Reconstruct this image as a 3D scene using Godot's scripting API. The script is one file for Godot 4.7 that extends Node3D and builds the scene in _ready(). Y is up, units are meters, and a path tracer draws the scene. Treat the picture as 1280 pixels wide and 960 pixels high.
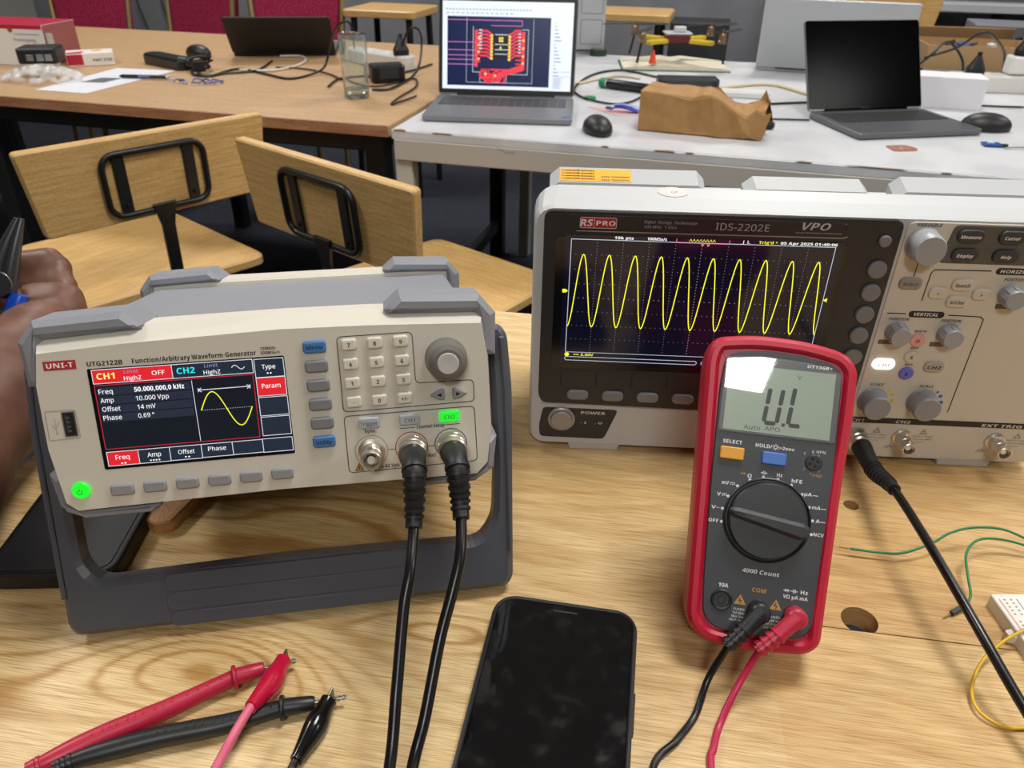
extends Node3D

# ---------------------------------------------------------------- geometry helper (units: millimetres)
class Geo:
	var st := SurfaceTool.new()
	var u := 0.001
	var sg := 10
	var spare := PackedInt32Array()
	func _init() -> void:
		st.begin(Mesh.PRIMITIVE_TRIANGLES)
		st.set_smooth_group(-1)
	func flat() -> void:
		st.set_smooth_group(-1)
	func soft() -> void:
		sg += 1
		st.set_smooth_group(sg)
	func tri(a: Vector3, b: Vector3, c: Vector3) -> void:
		st.add_vertex(a * u); st.add_vertex(c * u); st.add_vertex(b * u)
	func quad(a: Vector3, b: Vector3, c: Vector3, d: Vector3) -> void:
		tri(a, b, c); tri(a, c, d)
	# rings: arrays of Vector3, counter-clockwise seen from +z end (last ring in front)
	func loft(rings: Array, xf := Transform3D(), cap0 := true, cap1 := true, smooth := false) -> void:
		var n: int = rings[0].size()
		for k in rings.size() - 1:
			var A: PackedVector3Array = rings[k]
			var B: PackedVector3Array = rings[k + 1]
			if smooth:
				if k == 0: soft()
			else:
				flat()
			for i in n:
				var j := (i + 1) % n
				quad(xf * A[i], xf * A[j], xf * B[j], xf * B[i])
		flat()
		if cap1: cap(rings[-1], xf, false)
		if cap0: cap(rings[0], xf, true)
	func cap(ring: PackedVector3Array, xf: Transform3D, back: bool) -> void:
		var p := PackedVector2Array()
		for v in ring: p.append(Vector2(v.x, v.y))
		var ix := Geometry2D.triangulate_polygon(p)
		if ix.is_empty(): ix = spare
		if ix.is_empty():
			var m := Vector3()
			for v in ring: m += v / ring.size()
			for i in ring.size():
				var a := ring[i]
				var b := ring[(i + 1) % ring.size()]
				if back: tri(xf * m, xf * b, xf * a)
				else: tri(xf * m, xf * a, xf * b)
			return
		for t in ix.size() / 3:
			var a: Vector3 = ring[ix[t * 3]]
			var b: Vector3 = ring[ix[t * 3 + 1]]
			var c: Vector3 = ring[ix[t * 3 + 2]]
			var ccw := (b.x - a.x) * (c.y - a.y) - (b.y - a.y) * (c.x - a.x) > 0
			if ccw != back: tri(xf * a, xf * b, xf * c)
			else: tri(xf * a, xf * c, xf * b)
	# polygon extruded from z0 to z1 with chamfers at both ends
	func prism(pts: PackedVector2Array, z0: float, z1: float, bev := 0.0, xf := Transform3D(), bev0 := 0.0) -> void:
		var p := ccw(pts)
		spare = Geometry2D.triangulate_polygon(p)
		var rings := []
		if bev0 > 0.0:
			rings.append(at_z(inset(p, bev0), z0)); rings.append(at_z(p, z0 + bev0))
		else:
			rings.append(at_z(p, z0))
		if bev > 0.0:
			rings.append(at_z(p, z1 - bev)); rings.append(at_z(inset(p, bev), z1))
		else:
			rings.append(at_z(p, z1))
		loft(rings, xf)
		spare = PackedInt32Array()
	# pillow shaped cap: several insets with a round profile
	func pillow(pts: PackedVector2Array, z0: float, z1: float, r: float, xf := Transform3D(), steps := 4) -> void:
		var p := ccw(pts)
		var rings := [at_z(p, z0)]
		for k in steps + 1:
			var a := PI / 2 * k / steps
			rings.append(at_z(inset(p, r * (1 - cos(a))), z1 - r + r * sin(a)))
		loft(rings, xf, true, true, true)
	func lathe(prof: Array, seg := 24, xf := Transform3D(), smooth := false) -> void:
		# prof: [radius, z] pairs from back to front, axis z
		if smooth: soft()
		for k in prof.size() - 1:
			if not smooth: soft()
			var a = prof[k]
			var b = prof[k + 1]
			for i in seg:
				var t0 := TAU * i / seg
				var t1 := TAU * (i + 1) / seg
				var p0 := Vector3(cos(t0) * a[0], sin(t0) * a[0], a[1])
				var p1 := Vector3(cos(t1) * a[0], sin(t1) * a[0], a[1])
				var p2 := Vector3(cos(t1) * b[0], sin(t1) * b[0], b[1])
				var p3 := Vector3(cos(t0) * b[0], sin(t0) * b[0], b[1])
				if a[0] < 1e-5: tri(xf * p0, xf * p2, xf * p3)
				elif b[0] < 1e-5: tri(xf * p0, xf * p1, xf * p2)
				else: quad(xf * p0, xf * p1, xf * p2, xf * p3)
		flat()
	func tube(path: Array, rad, seg := 10, caps := true, squash := 1.0) -> void:
		var n := path.size()
		var t := (Vector3(path[1]) - Vector3(path[0])).normalized()
		var nx := t.cross(Vector3.UP)
		if nx.length() < 0.05: nx = t.cross(Vector3.RIGHT)
		nx = nx.normalized()
		var rings := []
		for k in n:
			var tk := (Vector3(path[mini(k + 1, n - 1)]) - Vector3(path[maxi(k - 1, 0)])).normalized()
			nx = (nx - tk * nx.dot(tk)).normalized()
			var ny := nx.cross(tk) * -1.0
			var r: float = rad if rad is float else rad[k]
			var ring := PackedVector3Array()
			for i in seg:
				var a := TAU * i / seg
				ring.append(path[k] + nx * cos(a) * r + ny * sin(a) * r * squash)
			rings.append(ring)
		soft()
		for k in n - 1:
			for i in seg:
				var j := (i + 1) % seg
				quad(rings[k][i], rings[k][j], rings[k + 1][j], rings[k + 1][i])
		flat()
		if caps:
			for i in range(1, seg - 1):
				tri(rings[0][0], rings[0][i + 1], rings[0][i])
				tri(rings[n - 1][0], rings[n - 1][i], rings[n - 1][i + 1])
	func box(c: Vector3, s: Vector3, bev := 0.0, xf := Transform3D()) -> void:
		var h := s / 2
		var p := PackedVector2Array([Vector2(-h.x, -h.y), Vector2(h.x, -h.y), Vector2(h.x, h.y), Vector2(-h.x, h.y)])
		if bev > 0.0:
			p = Geo.rrect(0, 0, s.x, s.y, bev, 2)
		prism(p, -h.z, h.z, bev, xf * Transform3D(Basis(), c), bev)
	# thin printed line: strip of given width along 2D points, lifted to z
	func line(pts: Array, w: float, z: float, xf := Transform3D(), closed := false) -> void:
		var n := pts.size()
		var L := []
		var R := []
		for i in n:
			var p: Vector2 = pts[i]
			var a: Vector2 = pts[(i - 1 + n) % n] if closed or i > 0 else p
			var b: Vector2 = pts[(i + 1) % n] if closed or i < n - 1 else p
			var d1 := (p - a).normalized() if p != a else (b - p).normalized()
			var d2 := (b - p).normalized() if p != b else d1
			var m := (d1 + d2).normalized()
			var nn := Vector2(-m.y, m.x)
			var k := w / 2 / maxf(0.4, nn.dot(Vector2(-d1.y, d1.x)))
			L.append(Vector3(p.x + nn.x * k, p.y + nn.y * k, z)); R.append(Vector3(p.x - nn.x * k, p.y - nn.y * k, z))
		for i in (n if closed else n - 1):
			var j := (i + 1) % n
			quad(xf * R[i], xf * R[j], xf * L[j], xf * L[i])
	func rect(x0: float, y0: float, x1: float, y1: float, z: float, xf := Transform3D()) -> void:
		quad(xf * Vector3(x0, y0, z), xf * Vector3(x1, y0, z), xf * Vector3(x1, y1, z), xf * Vector3(x0, y1, z))
	func disc(x: float, y: float, r: float, z: float, seg := 16, xf := Transform3D()) -> void:
		for i in seg:
			var a := TAU * i / seg
			var b := TAU * (i + 1) / seg
			tri(xf * Vector3(x, y, z), xf * Vector3(x + r * cos(a), y + r * sin(a), z), xf * Vector3(x + r * cos(b), y + r * sin(b), z))
	static func ccw(p: PackedVector2Array) -> PackedVector2Array:
		if Geometry2D.is_polygon_clockwise(p):
			p = p.duplicate(); p.reverse()
		# Godot's test takes y down: check by signed area
		var s := 0.0
		for i in p.size(): s += p[i].cross(p[(i + 1) % p.size()])
		if s < 0:
			p = p.duplicate(); p.reverse()
		return p
	static func inset(p: PackedVector2Array, d: float) -> PackedVector2Array:
		var q := PackedVector2Array()
		var n := p.size()
		for i in n:
			var d1 := (p[i] - p[(i - 1 + n) % n]).normalized()
			var d2 := (p[(i + 1) % n] - p[i]).normalized()
			var m := (Vector2(-d1.y, d1.x) + Vector2(-d2.y, d2.x)).normalized()
			q.append(p[i] + m * d / maxf(0.45, m.dot(Vector2(-d1.y, d1.x))))
		return q
	static func at_z(p: PackedVector2Array, z: float) -> PackedVector3Array:
		var q := PackedVector3Array()
		for v in p: q.append(Vector3(v.x, v.y, z))
		return q
	static func rrect(cx: float, cy: float, w: float, h: float, r: float, seg := 4) -> PackedVector2Array:
		var q := PackedVector2Array()
		for k in 4:
			var c := Vector2(cx + (w / 2 - r) * [1, -1, -1, 1][k], cy + (h / 2 - r) * [1, 1, -1, -1][k])
			for i in seg + 1:
				q.append(c + Vector2.from_angle(PI / 2 * (k + float(i) / seg)) * r)
		return q
	static func round_poly(p: Array, r: float, seg := 4) -> PackedVector2Array:
		var q := PackedVector2Array()
		var n := p.size()
		for i in n:
			var c: Vector2 = p[i]
			var a: Vector2 = p[(i - 1 + n) % n]
			var b: Vector2 = p[(i + 1) % n]
			var rr := minf(r, minf(c.distance_to(a), c.distance_to(b)) * 0.49)
			var s := c + (a - c).normalized() * rr
			var e := c + (b - c).normalized() * rr
			for k in seg + 1:
				var t := float(k) / seg
				q.append(s.lerp(c, t).lerp(c.lerp(e, t), t))
		return q
	static func circle(x: float, y: float, r: float, seg := 20, ry := -1.0) -> PackedVector2Array:
		var q := PackedVector2Array()
		for i in seg:
			var a := TAU * i / seg
			q.append(Vector2(x + r * cos(a), y + (r if ry < 0 else ry) * sin(a)))
		return q
	static func spline(p: Array, per := 8) -> Array:
		var q := []
		var n := p.size()
		for i in n - 1:
			var a = p[maxi(i - 1, 0)]
			var b = p[i]
			var c = p[i + 1]
			var d = p[mini(i + 2, n - 1)]
			for k in per:
				var t := float(k) / per
				q.append(0.5 * ((2 * b) + (c - a) * t + (2 * a - 5 * b + 4 * c - d) * t * t + (3 * b - a - 3 * c + d) * t * t * t))
		q.append(p[n - 1])
		return q

# ---------------------------------------------------------------- bookkeeping
var mats := {}
var taken := {}
var fonts := {}
var text_cache := {}
var rng := RandomNumberGenerator.new()

func V2(x: float, y: float) -> Vector2: return Vector2(x, y)
func at(x: float, y: float, z: float, ry := 0.0, rx := 0.0, rz := 0.0) -> Transform3D:
	return Transform3D(Basis.from_euler(Vector3(deg_to_rad(rx), deg_to_rad(ry), deg_to_rad(rz))), Vector3(x, y, z))

# plain material: sRGB hex colour, roughness, metallic
func mat(hex: String, rough := 0.5, metal := 0.0) -> StandardMaterial3D:
	var key := "%s/%.2f/%.2f" % [hex, rough, metal]
	if not mats.has(key):
		var m := StandardMaterial3D.new()
		m.albedo_color = Color(hex)
		m.roughness = rough
		m.metallic = metal
		mats[key] = m
	return mats[key]
# lit part of a display or a lamp
func glow(hex: String, energy: float, rough := 0.4) -> StandardMaterial3D:
	var key := "glow%s/%.2f/%.2f" % [hex, energy, rough]
	if not mats.has(key):
		var m := StandardMaterial3D.new()
		m.albedo_color = Color(hex).darkened(0.5)
		m.emission_enabled = true
		m.emission = Color(hex)
		m.emission_energy_multiplier = energy
		m.roughness = rough
		mats[key] = m
	return mats[key]
func pane(hex: String, alpha: float, rough := 0.02) -> StandardMaterial3D:
	var key := "pane%s/%.2f/%.2f" % [hex, alpha, rough]
	if not mats.has(key):
		var m := StandardMaterial3D.new()
		m.albedo_color = Color(Color(hex), alpha)
		m.transparency = BaseMaterial3D.TRANSPARENCY_ALPHA
		m.roughness = rough
		mats[key] = m
	return mats[key]
func noise_tex(sd: int, freq: float, a: Color, b: Color, w := 512, h := 512, oct := 4, lo := 0.0, hi := 1.0) -> NoiseTexture2D:
	var n := FastNoiseLite.new()
	n.seed = sd
	n.frequency = freq
	n.fractal_octaves = oct
	n.noise_type = FastNoiseLite.TYPE_SIMPLEX_SMOOTH
	var g := Gradient.new()
	g.set_color(0, a); g.set_color(1, b)
	g.set_offset(0, lo); g.set_offset(1, hi)
	var t := NoiseTexture2D.new()
	t.width = w; t.height = h; t.seamless = true
	t.noise = n; t.color_ramp = g
	return t
func numbered(called: String) -> String:
	var k: int = taken.get(called, 0)
	taken[called] = k + 1
	return called if k == 0 else "%s_%03d" % [called, k]
func thing(called: String, label: String, category: String, xf := Transform3D(), group := "") -> Node3D:
	var o := Node3D.new()
	o.name = numbered(called)
	add_child(o)
	o.transform = xf
	tag(o, label, category, group)
	return o
func tag(o: Node, label: String, category: String, group := "", kind := "") -> Node:
	if label: o.set_meta("label", label)
	if category: o.set_meta("category", category)
	if group: o.set_meta("group", group)
	if kind: o.set_meta("kind", kind)
	return o
func part(called: String, g, m: Material, parent: Node, label := "", xf := Transform3D()) -> MeshInstance3D:
	var o := MeshInstance3D.new()
	if g is Geo:
		g.st.generate_normals()
		o.mesh = g.st.commit()
	elif g is SurfaceTool:
		o.mesh = g.commit()
	else:
		o.mesh = g
	o.material_override = m
	o.name = numbered(called) if parent == self else called
	parent.add_child(o, true)
	o.transform = xf
	if label: o.set_meta("label", label)
	return o
func solo(called: String, g, m: Material, label: String, category: String, xf := Transform3D(), group := "") -> MeshInstance3D:
	var o := part(called, g, m, self, "", xf)
	tag(o, label, category, group)
	return o
func struct(called: String, g, m: Material, xf := Transform3D(), label := "") -> MeshInstance3D:
	var o := part(called, g, m, self, label, xf)
	o.set_meta("kind", "structure")
	return o

# ---------------------------------------------------------------- flat lettering
func font(bold: bool, mono := false) -> SystemFont:
	var key := [bold, mono]
	if not fonts.has(key):
		var f := SystemFont.new()
		f.font_names = PackedStringArray(["Droid Sans Mono" if mono else "Droid Sans"])
		f.font_weight = 700 if bold else 400
		fonts[key] = f
	return fonts[key]
func text_mesh(s: String, bold: bool, mono: bool) -> TextMesh:
	var key := [s, bold, mono]
	if not text_cache.has(key):
		var t := TextMesh.new()
		t.text = s
		t.font = font(bold, mono)
		t.font_size = 48
		t.pixel_size = 1.0 / 48.0
		t.depth = 0.0
		t.curve_step = 6.0
		t.horizontal_alignment = HORIZONTAL_ALIGNMENT_LEFT
		t.vertical_alignment = VERTICAL_ALIGNMENT_TOP
		text_cache[key] = t
	return text_cache[key]
# x, y: left end of the baseline (mm), h: height of a capital, w: width (0 = natural), anchor 0.5 centres on x
func write(st: SurfaceTool, s: String, x: float, y: float, h: float, w := 0.0, z := 0.0, bold := false, slant := 0.0, anchor := 0.0, turn := 0.0, xf := Transform3D(), mono := false) -> void:
	var t := text_mesh(s, bold, mono)
	var arr := t.get_mesh_arrays()
	var vs: PackedVector3Array = arr[Mesh.ARRAY_VERTEX]
	var bb := AABB(vs[0], Vector3())
	for v in vs: bb = bb.expand(v)
	var cap := cap_height(bold, mono)
	var base := base_line(bold, mono)
	var sy: float = h / float(cap[1]) * 0.001
	var sx: float = sy if w <= 0.0 else w * 0.001 / bb.size.x
	var o := Vector3(-(bb.position.x + bb.size.x * anchor) * sx, -base * sy, 0)
	var b := Basis(Vector3(sx, 0, 0), Vector3(slant * sy, sy, 0), Vector3(0, 0, 1))
	var place := Transform3D(Basis(Vector3(0, 0, 1), deg_to_rad(turn)), Vector3(x, y, z) * 0.001)
	var full := xf * place * Transform3D(b, o)
	st.append_from(t, 0, full)
func base_line(bold: bool, mono: bool) -> float:
	return cap_height(bold, mono)[0]
func cap_height(bold: bool, mono: bool) -> Array:
	var key := ["cap", bold, mono]
	if not text_cache.has(key):
		var vs: PackedVector3Array = text_mesh("H", bold, mono).get_mesh_arrays()[Mesh.ARRAY_VERTEX]
		var lo := 1e9
		var hi := -1e9
		for v in vs:
			lo = minf(lo, v.y); hi = maxf(hi, v.y)
		text_cache[key] = [lo, hi - lo]
	return text_cache[key]
func letters() -> SurfaceTool:
	var st := SurfaceTool.new()
	st.begin(Mesh.PRIMITIVE_TRIANGLES)
	return st

# ================================================================= SCENE
const FLOOR_Y := -0.82
const TABLE_Y := -0.08
const CEIL_Y := 1.9
const ROOM_TURN := -14.4

func _ready() -> void:
	rng.seed = 7
	# --- camera
	var cam := Camera3D.new()
	cam.name = "camera"
	add_child(cam)
	var pitch := deg_to_rad(31.5)
	var roll := deg_to_rad(-0.8)
	var fwd := Vector3(0, -sin(pitch), -cos(pitch))
	var down := Vector3(0, -cos(pitch), sin(pitch))
	var rx := Vector3.RIGHT * cos(roll) + down * sin(roll)
	var dn := Vector3.RIGHT * -sin(roll) + down * cos(roll)
	cam.transform = Transform3D(Basis(rx, -dn, -fwd), Vector3(0, 0.325, 0))
	var lens := CameraAttributesPhysical.new()
	lens.frustum_focal_length = 35.0
	lens.exposure_aperture = 27.0
	lens.frustum_focus_distance = 0.43
	lens.frustum_near = 0.02
	lens.frustum_far = 60.0
	cam.attributes = lens
	cam.fov = 53.13
	cam.near = 0.02
	cam.far = 60.0
	cam.current = true
	# --- air and exposure
	var env := Environment.new()
	env.background_mode = Environment.BG_COLOR
	env.background_color = Color(0.02, 0.02, 0.025)
	env.tonemap_mode = Environment.TONE_MAPPER_LINEAR
	env.tonemap_exposure = 1.12
	env.sdfgi_enabled = true
	env.ssao_enabled = true
	env.ssil_enabled = true
	var we := WorldEnvironment.new()
	we.name = "environment"
	we.environment = env
	add_child(we)
	# --- ceiling panels: rows along the room
	for p in [Vector2(-0.09, 1.67), Vector2(0.51, -0.65), Vector2(1.1, -2.97), Vector2(-1.81, -1.25), Vector2(2.83, -0.05), Vector2(-1.22, -3.57), Vector2(3.4, -2.4)]:
		ceiling_panel(p)
	room()
	workbench()
	back_tables()
	generator()
	oscilloscope()
	multimeter()
	leads()
	bench_things()
	wooden_chairs()
	arm_and_pliers()
	laptops()
	left_table_things()
	white_table_things()
	far_furniture()

func ceiling_panel(p: Vector2) -> void:
	var t := thing("ceiling_light", "square flat white light panel set in the ceiling", "ceiling light", at(p.x, CEIL_Y, p.y, ROOM_TURN), "square light panels in the ceiling")
	var g := Geo.new()
	for s in [[0, 305, 640, 30], [0, -305, 640, 30], [305, 0, 30, 580], [-305, 0, 30, 580]]:
		g.box(Vector3(s[0], -4, s[1]), Vector3(s[2], 12, s[3]), 2)
	part("frame", g, mat("e8e8e6", 0.5), t)
	g = Geo.new()
	g.box(Vector3(0, -2, 0), Vector3(579, 6, 579))
	part("light_diffuser", g, glow("fffaf2", 3.0), t)
	var l := AreaLight3D.new()
	l.name = "panel_light"
	l.area_size = Vector2(0.57, 0.57)
	l.light_color = Color(1.0, 0.99, 0.975)
	l.light_energy = 2.6
	l.area_range = 14.0
	l.area_attenuation = 2.0
	l.shadow_enabled = true
	t.add_child(l)
	l.transform = at(0, -0.012, 0, 0, -90)

func room() -> void:
	var turn := at(0, 0, 0, ROOM_TURN)
	# floor: dark blue grey carpet
	var fm := StandardMaterial3D.new()
	fm.albedo_texture = noise_tex(3, 0.03, Color("22252f"), Color("363a48"), 512, 512, 5)
	fm.uv1_triplanar = true
	fm.uv1_scale = Vector3(2.5, 2.5, 2.5)
	fm.roughness = 0.95
	var g := Geo.new()
	g.box(Vector3(0, FLOOR_Y * 1000 - 50, 0), Vector3(9000, 100, 9600))
	struct("floor", g, fm, turn)
	g = Geo.new()
	g.box(Vector3(0, CEIL_Y * 1000 + 60, 0), Vector3(9000, 100, 9600))
	struct("ceiling", g, mat("dcdad6", 0.9), turn)
	var wm := StandardMaterial3D.new()
	wm.albedo_texture = noise_tex(5, 0.01, Color("77797f"), Color("85878c"), 256, 256, 4)
	wm.uv1_triplanar = true
	wm.roughness = 0.9
	var h := (CEIL_Y - FLOOR_Y) * 1000
	var cy := (CEIL_Y + FLOOR_Y) * 500
	g = Geo.new()
	g.box(Vector3(0, cy, -4600), Vector3(9000, h + 20, 100))
	struct("wall_back", g, wm, turn)
	g = Geo.new()
	g.box(Vector3(0, cy, 4750), Vector3(9000, h + 20, 100))
	struct("wall_front", g, mat("85827c", 0.9), turn)
	g = Geo.new()
	g.box(Vector3(-4450, cy, 0), Vector3(100, h + 20, 9600))
	struct("wall_left", g, mat("96938d", 0.9), turn)
	g = Geo.new()
	g.box(Vector3(4450, cy, 0), Vector3(100, h + 20, 9600))
	struct("wall_right", g, mat("96938d", 0.9), turn)
	g = Geo.new()
	g.box(Vector3(0, FLOOR_Y * 1000 + 45, -4543), Vector3(8900, 90, 14), 3)
	struct("baseboard_back", g, mat("4c4d52", 0.6), turn)

# wood seen from close by: figure drawn along x, swirling round the given knots (mm in the local x z plane)
func figure_tex(sd: int, px: int, mm: float, knots: Array, lo: Color, hi: Color) -> ImageTexture:
	var n := FastNoiseLite.new()
	n.seed = sd; n.frequency = 1.0; n.fractal_octaves = 2
	var n2 := FastNoiseLite.new()
	n2.seed = sd + 9; n2.frequency = 1.0; n2.fractal_octaves = 3
	var im := Image.create(px, px, false, Image.FORMAT_RGB8)
	var s := mm / px
	for j in px:
		var z0 := j * s
		for i in px:
			var x := i * s
			var z := z0
			var warp := n.get_noise_2d(x * 0.004, z * 0.012) * 22.0
			var ring := (z + warp) * 0.05
			var dark := 0.0
			var near := 0.0
			for k in knots:
				var dx: float = (x - k[0]) / k[2]
				var dz: float = (z - k[1]) / k[3]
				var d := dx * dx + dz * dz
				if d < 9.0:
					var e := exp(-d)
					ring += e * k[4]
					dark += e * e * k[5]
					near = maxf(near, e if absf(k[4]) > 1.3 else 0.0)
			var v := 0.5 + 0.5 * sin(ring * TAU + 1.6 * n2.get_noise_2d(x * 0.006, z * 0.05))
			var f := n2.get_noise_2d(x * 0.012, z * 0.35)
			var c := n.get_noise_2d(x * 0.003 + 40.0, z * 0.006)
			var t := clampf(0.62 + 0.24 * c - 0.15 * v * v * v - 0.62 * near * pow(v, 7.0) - 0.16 * f - dark, 0.0, 1.0)
			im.set_pixel(i, j, lo.lerp(hi, t))
	return ImageTexture.create_from_image(im)

func wood(lo: String, hi: String, sd: int, along: Vector3, rough := 0.5, fine := true) -> StandardMaterial3D:
	var m := StandardMaterial3D.new()
	m.albedo_texture = noise_tex(sd, 0.02, Color(lo), Color(hi), 512, 512, 5, 0.2, 0.8)
	m.uv1_triplanar = true
	m.uv1_scale = along
	m.uv1_offset = Vector3(sd * 0.37, sd * 0.19, sd * 0.53)
	m.roughness = rough
	if fine:
		m.detail_enabled = true
		m.detail_albedo = noise_tex(sd + 1, 0.05, Color(0.86, 0.84, 0.80), Color(1, 1, 1), 512, 512, 3, 0.25, 0.6)
		m.detail_blend_mode = BaseMaterial3D.BLEND_MODE_MUL
		m.detail_uv_layer = BaseMaterial3D.DETAIL_UV_2
		m.uv2_triplanar = true
		m.uv2_scale = along * 4.0
	return m

func workbench() -> void:
	var t := thing("workbench", "oak workbench of glued planks under the test instruments", "workbench", at(0, 0, 0, -8.4))
	# boards in x and z (mm, z negative is away); the far edge is at -654. A gap shows only beside the dog hole.
	var boards := [[-390, 95, -654, -150], [95, 1510, -654, -307.4], [95, 1510, -306.6, -150], [-390, 1510, -149.4, -20], [-390, 1510, -19.4, 110]]
	var base := figure_tex(21, 720, 900.0, [[262.0, 668.0, 62.0, 28.0, 7.0, 0.16], [250.0, 560.0, 130.0, 40.0, 1.6, 0.10], [372.0, 628.0, 60.0, 16.0, 3.0, 0.04], [150.0, 690.0, 90.0, 30.0, 1.8, 0.0], [70.0, 560.0, 55.0, 35.0, 1.0, 0.12], [640.0, 470.0, 80.0, 20.0, 0.8, 0.0], [755.0, 560.0, 60.0, 14.0, 0.7, 0.05], [300.0, 430.0, 160.0, 30.0, 1.1, 0.05]], Color("b08b54"), Color("f1e1bb"))
	var tones := ["fffaf0", "f7e9d6", "fbf0dc", "fff8ec", "f8efe0"]
	for i in boards.size():
		var m := StandardMaterial3D.new()
		m.albedo_texture = base
		m.albedo_color = Color(tones[i])
		m.uv1_triplanar = true
		m.uv1_scale = Vector3(1, 1, 1) / 0.9
		m.uv1_offset = Vector3(0.5, 0, 1.0)
		m.roughness = 0.42
		m.detail_enabled = true
		m.detail_albedo = noise_tex(31, 0.045, Color(0.82, 0.76, 0.66), Color(1, 1, 1), 1024, 1024, 3, 0.25, 0.56)
		m.detail_blend_mode = BaseMaterial3D.BLEND_MODE_MUL
		m.detail_uv_layer = BaseMaterial3D.DETAIL_UV_2
		m.uv2_triplanar = true
		m.uv2_scale = Vector3(0.6, 40, 40)
		if i > 0:
			m.detail_albedo = mats["bench_grain"]
		else:
			mats["bench_grain"] = m.detail_albedo
		var q = boards[i]
		var c3 := Vector3((q[0] + q[1]) / 2.0, -7, (q[2] + q[3]) / 2.0)
		var s3 := Vector3(q[1] - q[0], 14, q[3] - q[2])
		if i == 1:
			# this board has a bench dog hole cut into its near edge and a small drilled hole
			var b := CSGBox3D.new()
			b.size = s3 * 0.001
			b.material = m
			b.position = c3 * 0.001
			b.name = "plank"
			t.add_child(b, true)
			for h in [[0.146, -0.3145, 0.0096], [0.1625, -0.414, 0.0048]]:
				var c := CSGCylinder3D.new()
				c.radius = h[2]; c.height = 0.1; c.sides = 28
				c.operation = CSGShape3D.OPERATION_SUBTRACTION
				c.material = m
				b.add_child(c)
				c.name = "dog_hole"
				c.position = Vector3(h[0], 0, h[1]) - b.position
		else:
			var g := Geo.new()
			g.box(c3, s3)
			part("plank", g, m, t)
	var dark := mat("2c2d30", 0.5)
	for x in [-320, 1440]:
		for z in [-590, 40]:
			var g := Geo.new()
			g.box(Vector3(x, (FLOOR_Y * 1000 - 14) / 2, z), Vector3(60, -FLOOR_Y * 1000 - 15, 60), 4)
			part("leg", g, dark, t)
	for z in [-622, 70]:
		var g := Geo.new()
		g.box(Vector3(560, -45, z), Vector3(1830, 60, 40), 3)
		part("rail", g, dark, t)

# ----------------------------------------------------------------- waveform generator
# local frame: x along the front, y up the leaning front, z out of the front; origin under the handle bar
func leaning(origin: Vector3, el: float, az: float) -> Transform3D:
	var e := deg_to_rad(el)
	var a := deg_to_rad(az)
	var n := Vector3(sin(a) * cos(e), sin(e), cos(a) * cos(e))
	var x := Vector3.UP.cross(n).normalized()
	return Transform3D(Basis(x, n.cross(x), n), origin)

func key_shape(x: float, y: float, w: float, h: float, r: float, bow := 0.0) -> PackedVector2Array:
	var p := Geo.rrect(x, y, w, h, r, 3)
	for i in p.size():
		var k := (p[i].x - x) / (w / 2)
		if p[i].y > y: p[i].y += bow * (1 - k * k)
		else: p[i].y -= bow * 0.6 * (1 - k * k)
	return p

func button(called: String, pts: PackedVector2Array, z: float, h: float, m: Material, parent: Node, r := 0.9, label := "") -> MeshInstance3D:
	var g := Geo.new()
	g.pillow(pts, z - 1.0, z + h, r, Transform3D(), 3)
	return part(called, g, m, parent, label)

func print_on(parent: Node, items: Array, z: float, m: Material, called := "lettering") -> MeshInstance3D:
	# items: [text, x, y, cap height, width, bold, slant, anchor]
	var st := letters()
	for i in items:
		write(st, i[0], i[1], i[2], i[3], i[4] if i.size() > 4 else 0.0, z, i[5] if i.size() > 5 else false, i[6] if i.size() > 6 else 0.0, i[7] if i.size() > 7 else 0.0)
	return part(called, st, m, parent)

func bnc_socket(x: float, y: float, z: float, parent: Node, called := "connector") -> MeshInstance3D:
	var g := Geo.new()
	var xf := Transform3D(Basis(), Vector3(x, y, z))
	g.lathe([[0.01, 0], [6.6, 0], [6.6, 1.6], [5.6, 2.2], [4.9, 2.4], [4.9, 8.0], [5.3, 8.3], [5.3, 9.2], [4.9, 9.6], [4.9, 15], [4.4, 15.4], [3.7, 15.4], [3.7, 9.0], [1.9, 8.6], [1.9, 13], [0.6, 13.0], [0.01, 11.0]], 28, xf)
	for a in [35.0, 215.0]:
		var d := Vector3(cos(deg_to_rad(a + 55)), sin(deg_to_rad(a + 55)), 0)
		g.tube([Vector3(x, y, z + 12) + d * 4.6, Vector3(x, y, z + 12) + d * 6.2], 1.0, 8)
	var o := part(called, g, mat("d6d0c4", 0.34, 0.9), parent, "silver bayonet socket")
	g = Geo.new()
	g.lathe([[0.01, 12.2], [1.85, 13.05], [1.85, 13.2], [0.8, 13.3], [0.01, 13.0]], 16, xf)
	part("insulator", g, mat("e9e4d6", 0.5), o)
	return o

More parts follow.
